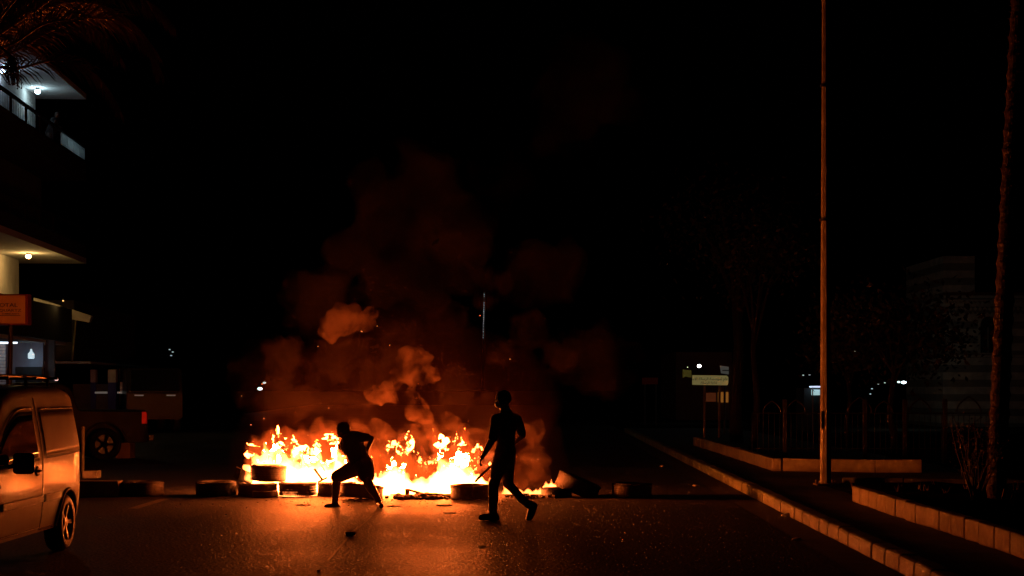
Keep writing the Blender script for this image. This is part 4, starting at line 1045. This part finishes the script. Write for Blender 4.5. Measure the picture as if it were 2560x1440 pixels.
bm = B(); tube(bm, [Vector((P(1812, 0, 54).x, 54.1, .14)), P(1812, 920, 54.1)], .04, 8); pp_ = obj('post', bm, M['plastic']); pp_.parent = wb
lamp('street_lamp', P(1748, 915, 70), 0, 0, .09, (.9, .97, 1), 2, 9, 'single bright white lamp above the Arabic sign')
# building behind the signs
bt = empty('dark_building', P(1700, 970, 78)*1, label='dim reddish building behind the Arabic sign', cat='building')
bt.location.z = 0
up_box('wall', 1690, 1830, 880, 1075, 78, 8, mat('reddish_render', (.10, .05, .035), .9, var=.3, scale=.6), bt)
up_box('window', 1795, 1821, 980, 1006, 77.9, .05, emat('amber_window', (.55, .20, .03), .28), bt)
up_box('window', 1765, 1790, 982, 1004, 77.9, .05, emat('dull_amber_window', (.30, .07, .02), .13), bt)
up_box('window_bar', 1791, 1794, 975, 1010, 77.85, .06, M['plastic'], bt)
# yellow-lit bush/wall patch
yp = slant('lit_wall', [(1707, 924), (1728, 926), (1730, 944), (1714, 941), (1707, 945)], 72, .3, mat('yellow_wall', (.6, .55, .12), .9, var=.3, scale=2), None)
tag(yp, 'small yellow-lit piece of wall left of the Arabic sign', 'wall')
lamp('wall_lamp', P(1719, 918, 71), 0, 0, .025, (1, .95, .5), 1.2, 1, 'tiny lamp over the yellow-lit wall', cat='lamp')
sb = slant('hoarding', [(1605, 944), (1645, 944), (1645, 961), (1605, 961)], 66, .06, mat('red_board', (.25, .06, .03), .7), None)
tag(sb, 'dim dark red board standing far behind the low flames', 'sign')
for u in (1612, 1640):
    bm = B(); tube(bm, [P(u, 960, 66.05), Vector((P(u, 0, 66.05).x, 66.05, .0))], .04, 6); q = obj('post', bm, M['plastic']); q.parent = sb
# tree trunks between signs and pole
M['darkbark'] = mat('dark_bark', (.016, .012, .009), .9, var=.4, scale=6); M['darkleaf'] = mat('dark_leaf', (.007, .010, .005), .7)
def trunk_tree(u, vb, Z, r, h, label, seed, crown_r=1.8, crown_n=900, lean=0, kindm=None):
    base = P(u, 970, Z); base.z = .14; t = empty('tree', base, label=label, cat='tree'); rnd = random.Random(seed); bm = B()
    pts = [base+Vector((lean*i/8+.05*math.sin(i+seed), .04*math.cos(i*2), h*.6*i/8)) for i in range(9)]
    tube(bm, pts, [r*(1-.45*i/8) for i in range(9)], 12)
    cc = pts[-1]+Vector((0, 0, h*.18)); tips = []
    for k in range(9):
        a = k*2.4; e = cc+Vector((math.cos(a)*crown_r*.6, math.sin(a)*crown_r*.6, rnd.uniform(-.3, .9)*crown_r*.6)); tips.append(e)
        tube(bm, [pts[-1-k % 3], pts[-1].lerp(e, .5)+Vector((0, 0, .15)), e], [r*.4, r*.22, r*.08], 8)
    obj('trunk', bm, M['darkbark'], t); bm = B()
    for k in range(crown_n):
        c = tips[rnd.randrange(9)]+Vector((rnd.gauss(0, .3), rnd.gauss(0, .3), rnd.gauss(0, .25)))*crown_r
        a = Vector((rnd.uniform(-1, 1), rnd.uniform(-1, 1), rnd.uniform(-1, 1))).normalized(); b2 = a.cross(Vector((rnd.random(), rnd.random(), rnd.random()))).normalized()
        s = rnd.uniform(.05, .11); poly(bm, [c-a*s, c+b2*s*.5, c+a*s, c-b2*s*.5])
    obj('crown', bm, M['darkleaf'], t); return t
trunk_tree(1842, 1110, 46, .20, 7.5, 'thick dark tree trunk right of the Arabic sign', 3, 2.2, 1400)
trunk_tree(1888, 1110, 40, .10, 5.5, 'slimmer tree with a faintly lit trunk between the dark trunk and the street pole', 5, 1.3, 700)
trunk_tree(2230, 1110, 38, .10, 3.6, 'low spreading dark tree in front of the mosque', 7, 1.7, 2200)
trunk_tree(2120, 1110, 42, .08, 3.4, 'small dark tree just right of the street pole', 9, 1.2, 1200)
# kiosk lamp left of the pole
kz = 58; k_ = empty('kiosk', P(2035, 970, kz+.6)*1, label='small kiosk with a bluish white lit canopy just left of the street pole', cat='kiosk'); k_.location.z = 0
up_box('lit_canopy', 2030, 2053, 965, 969, kz, .5, emat('canopy_light', (.62, .76, 1), 1.1), k_)
up_box('lit_window', 2032, 2050, 974, 988, kz+.1, .3, emat('kiosk_window', (.55, .85, .85), .55), k_)
up_box('kiosk_wall', 2010, 2058, 970, 1090, kz+.45, 1.6, M['blackwall'], k_)
up_box('kiosk_post', 2031, 2033, 970, 1090, kz, .06, M['white'], k_)
# row of white lamps and sparkles beyond the trees
g_ = 'row of white lamps far behind the trees'
for i, (u, v, r, s) in enumerate([(2237, 954, .05, .7), (2247, 955, .06, 1.3), (2259, 956, .09, 3), (2270, 955.5, .09, 3), (2276, 955, .08, 2.5), (2293, 953, .07, 1.6), (2300, 953, .05, .9), (2308, 952.5, .07, 2)]):
    far_light(u, v, 75, r, (.75, .93, 1), s, ['leftmost, faint lamp of', 'second lamp from the left in', 'bright third lamp from the left in', 'bright fourth lamp from the left in', 'lamp closing the left cluster of', 'first lamp of the right cluster in', 'faintest middle lamp of the right cluster in', 'rightmost lamp of'][i]+' the far white row', g_)
ld = bpy.data.lights.new('lamp_light', 'POINT'); ld.energy = 16; ld.color = (.75, .95, .9); ld.shadow_soft_size = .3
lo = bpy.data.objects.new('lamp_light', ld); C.objects.link(lo); q = [o for o in C.objects if o.name.startswith('far_light_dot')][-4]; lo.parent = q; lo.location = P(2262, 950, 60)  # added unseen fill light for the striped building, well in front of the row
g_ = 'small glints among the far trees'  # reflected sparkles painted as tiny glowing beads, not lamps
GL = ['just under the bright row of lamps', 'under the right cluster of the lamp row', 'a little lower under the right cluster of the lamp row', 'close under the rightmost far lamp', 'second below the rightmost far lamp', 'third below the rightmost far lamp', 'lowest below the far lamp row', 'just left of the far lamp row, level with it', 'second to the left of the far lamp row', 'third to the left of the far lamp row', 'left of the far lamp row and below its level', 'lowest, left of the far lamp row', 'high beside the street pole', 'nearest the street pole, high up among the leaves', 'second from the street pole, high among the leaves', 'farthest right of the high glints by the street pole', 'topmost by the street pole', 'left of the kiosk canopy, the left one of a pair', 'above the kiosk canopy, the right one of a pair']
rnd = random.Random(12)
for i, (u, v) in enumerate([(2270, 966), (2283, 968), (2286, 975), (2304, 964), (2303, 972), (2298, 980), (2288, 985), (2212, 957), (2205, 958), (2196, 960), (2180, 972), (2176, 985), (2090, 880), (2081, 893), (2106, 886), (2138, 878), (2095, 855), (2008, 938), (2024, 937)]):
    far_light(u, v, 70, .035, (.8, .95, .95), .35 if v > 900 else .14, 'tiny glint '+GL[i], g_)
# fence with arches
fz = 33.0; root = empty('iron_fence', P(2200, 970, fz)*1, label='dark iron fence with pointed arches and thin pickets behind the planter', cat='fence'); root.location.z = .14
M['iron'] = mat('iron_paint', (.012, .013, .012), .6)
M['fence_dark'] = mat('fence_dark_paint', (.014, .014, .013), .7)  # near-black colour for fence arches and posts
def uz(u, z, Z=fz): return Vector((P(u, 0, Z).x, Z, z))
x0, x1 = uz(1880, 0).x, uz(2500, 0).x
bm = B(); x = x0
while x < x1:
    tube(bm, [Vector((x, fz, .14)), Vector((x, fz, 1.16))], .008, 5); x += .115
obj('picket', bm, M['iron'], root)
arches = [2012+ (88*k) for k in range(-1, 6)]
for i, cu in enumerate((2150, 2210, 2300, 2422, 1990, 1930)):
    bm = B(); c = uz(cu, 1.20); wd = (.24, .18, .22, .25, .2, .18)[i]
    pts = [c+Vector((math.cos(a)*wd, 0, (math.sin(a)+.28*(1-abs(math.cos(a)))**2)*wd)) for a in [math.pi*k/14 for k in range(15)]]
    tube(bm, pts, .018, 8); obj('arch', bm, M['fence_dark'], root)
bm = B()
tube(bm, [uz(1880, 1.18), uz(2500, 1.18)], .016, 6); tube(bm, [uz(1880, .45), uz(2500, .45)], .014, 6); obj('rail', bm, M['iron'], root)
for u in (2162, 2262, 2362, 1962):
    bm = B(); box(bm, uz(u, .80), (.09, .09, 1.34), bevel=.01); obj('fence_post', bm, M['fence_dark'], root)
# mosque-like striped building on the far right
mz = 64.0; root = empty('striped_building', P(2430, 970, mz)*1, label='dim striped masonry building with an arched window, far right', cat='building'); root.location.z = 0
stone = mat('pale_stone', (.26, .28, .22), .9, var=.35, scale=2.5, bump=.01, bscale=6); stone2 = mat('dark_stone', (.10, .11, .085), .9, var=.25, scale=2.5)
rows = 22; zt, zb_ = P(0, 640, mz).z, P(0, 1080, mz).z
bmA, bmB = B(), B(); xa, xb = P(2358, 0, mz).x, P(2720, 0, mz).x; hstep = (zt-.0)/24
for k in range(24):
    z0 = k*hstep; ww = xa if z0 < P(0, 735, mz).z else xa+.0
    xr = xb if z0 < P(0, 735, mz).z else P(2437, 0, mz).x
    (lambda b2: box(b2, Vector(((ww+xr)/2, mz+3+(.012 if k % 2 else 0), z0+hstep/2)), (xr-ww, 6, hstep)))(bmA if k % 2 else bmB)
obj('pale_courses', bmA, stone, root); obj('dark_courses', bmB, stone2, root)
bm = B(); za = P(0, 792, mz).z; zc = P(0, 752, mz).z   # raised lattice frieze
x = xa+.05
while x < xb-.1:
    for j in range(3):
        zz = za+(zc-za)*(j+.5)/3
        box(bm, Vector((x+(.09 if j % 2 else 0), mz-.015, zz)), (.11, .06, .11), Matrix.Rotation(R(45), 3, 'Y'))
    x += .19
obj('lattice_frieze', bm, stone, root)
bm = B(); box(bm, Vector(((xa+xb)/2, mz-.06, P(0, 742, mz).z)), (xb-xa+.1, .16, .10)); box(bm, Vector(((xa+xb)/2, mz-.05, P(0, 890, mz).z)), (xb-xa+.1, .14, .10)); obj('string_course', bm, stone, root)
def arch_pts(uc, hw_px, vtop, vbot, Z, k=1.0):
    c = P(uc, 0, Z).x; hw = hw_px*Z/F*k; z0 = P(0, vbot, Z).z; z1 = P(0, vtop, Z).z; s0 = z1-hw*1.3; pts = [(c-hw, z0), (c-hw, s0)]
    for i in range(1, 10):
        t = i/9; pts.append((c-hw*math.cos(t*math.pi/2)**.9 if t < 1 else c, s0+(z1-s0)*math.sin(t*math.pi/2)))
    pts += [(2*c-x, z) for x, z in reversed(pts[:-1])]; return pts
def arch_solid(name, pts, y, th, m, parent):
    bm = B(); a = [bm.verts.new((x, y, z)) for x, z in pts]; b2 = [bm.verts.new((x, y+th, z)) for x, z in pts]; n = len(pts)
    bm.faces.new(a); bm.faces.new(b2[::-1])
    for k in range(n): bm.faces.new((a[k], b2[k], b2[(k+1) % n], a[(k+1) % n]))
    bmesh.ops.recalc_face_normals(bm, faces=bm.faces); return obj(name, bm, m, parent)
arch_solid('window_frame', arch_pts(2468, 24, 784, 884, mz), mz-.05, .2, stone, root)
arch_solid('arched_window', arch_pts(2468, 18, 792, 882, mz), mz-.09, .2, M['glass'], root)
bm = B(); box(bm, Vector((P(2468, 0, mz).x, mz-.11, P(0, 850, mz).z)), (.05, .04, 1.0)); obj('window_mullion', bm, stone2, root)
# flowering bush at the far right
rb = G(2440, 1255, .2); root = empty('flowering_bush', rb, label='sparse bush with small red flowers beside the right palm trunk', cat='bush')
bm = B(); lf = B(); fl = B(); rnd = random.Random(44)
for k in range(26):
    a = rnd.uniform(0, 6.28); e = rb+Vector((math.cos(a)*rnd.uniform(.1, .55), math.sin(a)*.4, rnd.uniform(.5, 1.15))); m_ = rb.lerp(e, .5)+Vector((rnd.uniform(-.1, .1), 0, .08))
    tube(bm, [rb+Vector((rnd.uniform(-.06, .06), 0, 0)), m_, e], [.012, .008, .004], 5)
    for j in range(22):
        c = m_.lerp(e, rnd.random())+Vector((rnd.gauss(0, .05), rnd.gauss(0, .05), rnd.gauss(0, .05))); d = Vector((rnd.uniform(-1, 1), rnd.uniform(-1, 1), rnd.uniform(-.6, 1))).normalized()*.045; s = d.cross(Vector((0, 0, 1))).normalized()*.016
        poly(lf, [c, c+d*.5+s, c+d, c+d*.5-s])
obj('stems', bm, mat('pale_stem', (.035, .03, .022), .8), root); obj('leaves', lf, M['leaf'], root)
for u, v in [(2407, 1080), (2431, 1065), (2369, 1105), (2376, 1100), (2365, 1108), (2412, 1077), (2430, 1075)]:
    c = P(u, v, rb.y); fb = B()
    for j in range(6):
        a = j*1.05; d = Vector((math.cos(a), -.3, math.sin(a)))*.03; s = Vector((-math.sin(a), 0, math.cos(a)))*.014; poly(fb, [c, c+d*.6+s, c+d, c+d*.6-s])
    obj('flower', fb, mat('red_petals', (.65, .03, .03), .6), root)
# far tower marked by a vertical string of lights
tw = empty('radio_mast', P(1209, 970, 260)*1, label='distant mast marked by a vertical dotted line of tiny white lights', cat='mast'); tw.location.z = 0
bm = B(); Zt = 260
tube(bm, [P(1208, 970, Zt), P(1211, 728, Zt)], .25, 6); obj('mast_shaft', bm, M['darkwall'], tw)
for i, v in enumerate([736, 741, 757, 763, 769, 774, 779, 784, 789, 794, 799, 804, 809, 816, 823, 829, 838, 844]):
    bm = B(); ball(bm, P(1210.5-2.5*(v-736)/108, v, Zt-.6), .06, 1); obj('mast_light', bm, emat('mast_lamp', (.85, .95, 1), .5 if i % 3 else 1.0), tw)
far_light(1200, 789, 250, .10, (1, .15, .05), .8, 'small red light just left of the distant mast')
# sparks floating over the fire
g_ = 'sparks floating over the fire'
SP = ['above the left end of the flames', 'above the left end of the flames, higher of the two', 'high above the crouching man', 'on the right side of the topmost bright smoke puff', 'left of the topmost bright smoke puff and under it', 'at the lower right of the topmost bright smoke puff', 'high above the walking man', 'left of the crouching man\'s head', 'near the two white lights left of the smoke', 'in the smoke right of the walking man', 'beside the topmost bright puff, a hair left of its twin', 'between the two brightest smoke puffs', 'farthest left, beside the two white lights']
rnd = random.Random(77)
for i, (u, v) in enumerate([(627, 1062), (660, 1046), (822, 1020), (943, 815), (795, 866), (905, 829), (1275, 898), (770, 1088), (655, 960), (1345, 1148), (903, 828), (974, 863), (604, 990)]):
    bm = B(); ball(bm, P(u, v, 25.3), .006, 1); tag(obj('spark', bm, emat('spark_glow', (1, .5, .2), 1.2)), 'tiny spark '+SP[i], 'spark', g_)
# ---------------------------------------------------------------- fire
FZ = 25.6
fire_m = flame_mat('flame', 85)
lowfire_m = flame_mat('low_flame', 70, lo=.3, hi=.5)
wisp_m = flame_mat('flame_wisp', 6, hot=(1, .16, .03), cool=(1, .07, .01), scale=6, lo=.42, hi=.6, floor=0)
halo_shell_m = flame_mat('flame_halo_shell', 2.6, hot=(1, .11, .012), cool=(1, .075, .007), scale=3, lo=.3, hi=.6, floor=.2)  # weak emission shell painting a soft red halo round the flames
def flame_disp(seed, a1=.11, a2=.045, up=.5):
    off = Vector((seed*3.1, seed*1.7, 0))
    def f(p, n):
        q = Vector((p.x, p.y, p.z*.75))+off
        d = max(-.4, min(.22, noise.turbulence(q*3.2, 3, False)-.55))
        qt = Vector((q.x*7.5, q.y*5, q.z*1.6)); tongue = (max(0, noise.noise(qt))*.34+max(0, noise.noise(qt*2.3))*.16-.04)*max(0, n.z)*a1*5
        w_ = noise.noise_vector(q*2.1)
        k = min(1, max(0, (p.z-.15)/.4))
        e = noise.noise(q*10)*.8+noise.noise(q*21)*.6+noise.noise(q*40)*.4
        return p+n*(d*a1*1.6+e*a2)*(.25+.75*k)+Vector((w_.x*.08+.25*tongue*w_.y, w_.y*.06, tongue))*k
    return f
def flames(name, cols, Z, label, mat_, tips=(), glow=False, vox=.017, seed=1, depth=.3, lights=(), grp=None, base=0.0, disp=(.13, .042)):
    rnd = random.Random(seed)
    us = [c[0] for c in cols]; c0 = P(sum(us)/len(us), 1240, Z); c0.z = base
    root = empty(name, c0, label=label, cat='fire', group=grp)
    bm = B()
    for (u, vt, vb, wpx) in cols:
        top = P(u, vt+10*min(1, (vb-vt)/60), Z); bot = P(u, vb, Z); r = wpx*1.26*Z/F
        n = max(3, int((top.z-bot.z)/(r*.5)))
        for i in range(n+1):
            t = i/n; rr = r*(1-.62*t)*(.85+rnd.random()*.3)
            p = bot.lerp(top-Vector((0, 0, rr*.8)), t)
            p += Vector((rnd.uniform(-.3, .3)*r, rnd.uniform(-depth, depth)*(1-.4*t), 0))
            ball(bm, p, (rr, rr*(1.3 if depth > .1 else 1), rr*1.25), 2)
    me = remesh(bm, vox, 2, disp=flame_disp(seed, *disp), name='flame_body')
    link('flame_body', me, mat_, root)
    if glow:
        bm = B()
        for (u, vt, vb, wpx) in cols:
            top = P(u, vt-14, Z+.05); bot = P(u, vb-25, Z+.05); r = wpx*1.25*Z/F
            for i in range(4):
                ball(bm, bot.lerp(top, i/3)+Vector((rnd.uniform(-.1, .1), 0, 0)), (r*1.15*(1-.12*i), r*1.3, r), 2)
        link('flame_halo_shell', remesh(bm, .035, 3, disp=flame_disp(seed+9, .12, .05), name='flame_halo_shell'), halo_shell_m, root)
    if tips:
        bm = B()
        for (u, v, rp) in tips:
            r = rp*Z/F; c = P(u, v, Z+.1)
            for k in range(6):
                rr = r*rnd.uniform(.35, .7); ball(bm, c+Vector((rnd.uniform(-.7, .7)*r, rnd.uniform(-.3, .3), rnd.uniform(-.8, .8)*r)), (rr, rr, rr*1.3), 2)
        link('flame_tips', remesh(bm, .018, 2, disp=flame_disp(seed+4, .16, .07), name='flame_tips'), wisp_m, root)
    for i, (u, v, E, rad) in enumerate(lights):
        ld = bpy.data.lights.new('fire_glow', 'POINT'); ld.energy = E; ld.color = (1, .13, .014); ld.shadow_soft_size = rad
        lo = bpy.data.objects.new('fire_glow', ld); C.objects.link(lo); lo.parent = root
        lo.matrix_parent_inverse = Matrix.Translation(-c0); lo.location = P(u, v, Z)
    return root
LE = 172
left_cols = [(640, 1128, 1200, 24), (668, 1120, 1200, 27), (672, 1112, 1205, 30), (705, 1108, 1235, 34), (752, 1122, 1235, 36), (806, 1112, 1235, 36), (842, 1110, 1235, 30), (632, 1136, 1180, 17), (655, 1128, 1200, 20), (684, 1100, 1200, 22), (712, 1112, 1205, 22), (692, 1200, 1243, 10), (789, 1200, 1243, 10), (850, 1200, 1243, 10), (740, 1128, 1215, 22),
             (768, 1132, 1225, 24), (795, 1112, 1225, 22), (822, 1106, 1225, 24), (846, 1094, 1225, 22), (866, 1128, 1228, 22), (892, 1180, 1232, 18), (640, 1165, 1190, 12), (738, 1114, 1140, 9)]
flames('fire', left_cols, FZ, 'tall white-hot flames behind the tyres on the left and the crouching man', fire_m, seed=3, glow=True, tips=[(632, 1125, 20), (690, 1105, 34), (735, 1122, 24), (765, 1135, 20), (800, 1112, 22), (830, 1095, 18)],
       lights=[(680, 1150, LE, .25), (750, 1170, LE, .25), (820, 1150, LE, .25)])
mid_cols = [(928, 1168, 1238, 24), (948, 1168, 1238, 28), (998, 1150, 1238, 30), (1050, 1190, 1238, 26), (1102, 1122, 1236, 34), (1148, 1122, 1232, 34), (1188, 1165, 1230, 26), (915, 1190, 1235, 20), (938, 1168, 1240, 20), (962, 1155, 1242, 20), (985, 1135, 1243, 19), (1012, 1142, 1243, 20), (1040, 1178, 1243, 20), (1062, 1188, 1243, 20),
            (1084, 1165, 1240, 20), (1100, 1120, 1235, 15), (1122, 1132, 1235, 20), (1146, 1112, 1228, 19), (1166, 1126, 1225, 15), (1182, 1165, 1225, 17), (1205, 1180, 1222, 15), (1232, 1158, 1222, 12)]
flames('fire', mid_cols, FZ, 'ragged yellow and white flames between the crouching man and the walking man', fire_m, seed=12, glow=True, tips=[(925, 1160, 24), (985, 1120, 22), (1015, 1118, 26), (1015, 1098, 14), (1055, 1150, 26), (1075, 1160, 24), (1105, 1110, 20), (1150, 1110, 22), (1190, 1130, 18), (1190, 1165, 22), (1235, 1165, 22)],
       lights=[(960, 1190, LE, .22), (1050, 1200, LE, .2), (1130, 1160, LE, .25), (1210, 1190, LE*.5, .12)])
low_cols = [(1262, 1208, 1240, 10), (1276, 1222, 1240, 9), (1298, 1226, 1234, 8), (1318, 1224, 1234, 8), (1338, 1218, 1236, 8), (1350, 1214, 1238, 7), (1332, 1228, 1242, 7)]
flames('fire', low_cols, FZ+.05, 'low trail of small flames on the road right of the walking man', lowfire_m, vox=.012, seed=5, depth=.05,
       lights=[(1320, 1222, 20, .04)], disp=(.05, .03))
flames('fire', [(1366, 1196, 1224, 7), (1380, 1192, 1222, 7), (1374, 1206, 1224, 10), (1390, 1200, 1224, 6), (1362, 1214, 1224, 7)], FZ-.1, 'small flame standing in the rightmost burning tyre', lowfire_m, vox=.012, seed=6, depth=.08,
       lights=[(1378, 1212, 14, .04)], disp=(.05, .03))

flames('fire', [(908, 1240, 1250, 3), (913, 1243, 1251, 3), (920, 1242, 1250, 3), (928, 1240, 1249, 3)], 24.62, 'tiny flames licking the front of the tyre between the crouching man\'s feet', lowfire_m, vox=.008, seed=7, depth=.02, disp=(.02, .015))
# ---------------------------------------------------------------- smoke
def puff_disp(seed, amp, s=1.0):
    off = Vector((seed*5.3, 0, seed*2.2))
    def f(p, n):
        q = (p+off)
        d = (1-abs(noise.noise(q*2.2*s))*2)*.5+(1-abs(noise.noise(q*4.7*s))*2)*.28+(1-abs(noise.noise(q*10*s))*2)*.13-.45
        return p+n*d*amp
    return f
def smoke(name, puffs, density, label, seed, vox=.05, amp=.3, nsub=5, col=(.25, .16, .105), s=1.0, ns=2.2):
    rnd = random.Random(seed); bm = B()
    for (u, v, rp, dy) in puffs:
        Z = FZ+.35+dy; c = P(u, v, Z); r = rp*Z/F
        ball(bm, c, (r*.8, r*.7, r*.75), 2)
        for k in range(nsub):
            a = rnd.uniform(0, 2*math.pi); b_ = rnd.uniform(-.8, 1)
            d = Vector((math.cos(a), math.sin(a)*.7, b_)).normalized()*r*.55
            rr = r*rnd.uniform(.3, .52); ball(bm, c+d, rr, 2)
    me = remesh(bm, vox, 2, disp=puff_disp(seed, amp, s), name=name)
    o = link(name, me, smoke_mat(name, density, col, scale=ns)); tag(o, label, 'smoke', kind='stuff'); return o
near = [(700, 1150, 50, .1), (790, 1160, 50, .1), (880, 1150, 46, .1), (955, 1150, 46, .1), (1015, 1170, 46, .1), (1065, 1160, 50, .1), (1180, 1150, 46, .1), (1240, 1175, 46, .1), (640, 1118, 34, 0), (675, 1095, 34, .2), (735, 1098, 32, .1), (815, 1085, 46, .1), (795, 1120, 36, 0), (905, 1075, 34, .1), (940, 1085, 42, .1), (985, 1100, 44, .2),
        (925, 1130, 42, .2), (1030, 1090, 48, .1), (1080, 1075, 36, 0), (1060, 1130, 44, .2), (1120, 1062, 38, .1), (1150, 1085, 40, 0), (1190, 1100, 40, .1), (1230, 1130, 44, .2),
        (1325, 1085, 44, .2), (1335, 1140, 52, .3), (1300, 1190, 48, .3), (1345, 1190, 34, .3), (1270, 1170, 44, .3)]
smoke('smoke', [(a, b, c, d+.4) for a, b, c, d in near], 2.4, 'billowing orange-lit smoke rising straight off the flames', 1, vox=.035, amp=.22, ns=4)
lit = [(862, 808, 58, 0), (835, 822, 44, 0), (905, 800, 38, .1), (1032, 912, 50, -.1), (1058, 930, 34, -.1), (1010, 935, 34, 0), (960, 980, 46, 0), (935, 1000, 30, .1), (985, 965, 30, 0), (1050, 1025, 36, 0), (1040, 1000, 26, .1)]
smoke('smoke', lit, 3.0, 'compact orange smoke puffs hanging above the fire', 2, vox=.04, amp=.26, ns=3)
mids = [(703, 893, 68, .3), (870, 885, 72, .3), (820, 920, 60, .4), (1000, 860, 70, .5), (690, 1005, 72, .5), (770, 1020, 70, .4), (880, 1020, 75, .6), (1130, 960, 70, .6), (1330, 830, 66, .6), (1400, 880, 60, .8), (1250, 880, 40, .6),
        (1130, 1010, 70, .5), (1240, 1040, 70, .6), (930, 940, 60, .6), (1230, 720, 60, .8), (1120, 800, 60, .8)]
smoke('smoke', mids, .17, 'dim red-brown smoke bank around the brighter puffs', 3, vox=.06, amp=.36)
high = [(1070, 480, 120, .8), (990, 570, 110, .8), (900, 620, 90, .8), (1160, 540, 90, .8), (1060, 400, 80, 1), (930, 480, 70, 1), (1000, 700, 120, 1), (1460, 180, 120, 1.5), (1540, 250, 80, 1.5), (1400, 330, 90, 1.5), (1150, 650, 100, 1.2), (1250, 450, 90, 1.4),
        (800, 760, 110, 1.2), (1350, 700, 110, 1.4), (1500, 900, 110, 1.2), (650, 930, 110, 1.2)]
smoke('smoke', high, .11, 'faint dark red smoke column high above the road', 4, vox=.1, amp=.6, s=.6, ns=.9)
bm = B()  # thin volume added so red glare veils the tyres and silhouettes
for u, v, r, dy in [(850, 1150, 1.3, -2.2), (1000, 1120, 1.5, -2.6), (1150, 1150, 1.3, -2.4), (900, 1030, 1.3, -.6), (1150, 1020, 1.3, -.6), (1000, 930, 1.2, .2)]:
    ball(bm, P(u, v, FZ+dy), (r*1.25, r*1.7, r), 2)
me = remesh(bm, .12, 6, disp=puff_disp(9, .3, .5), name='smoke')
tag(link('smoke', me, smoke_mat('thin_glare_veil', .015, (.24, .11, .06), scale=1.2, floor=.3)), 'thin smoke veil added around the fire, imitating red lens glare', 'smoke', kind='stuff')
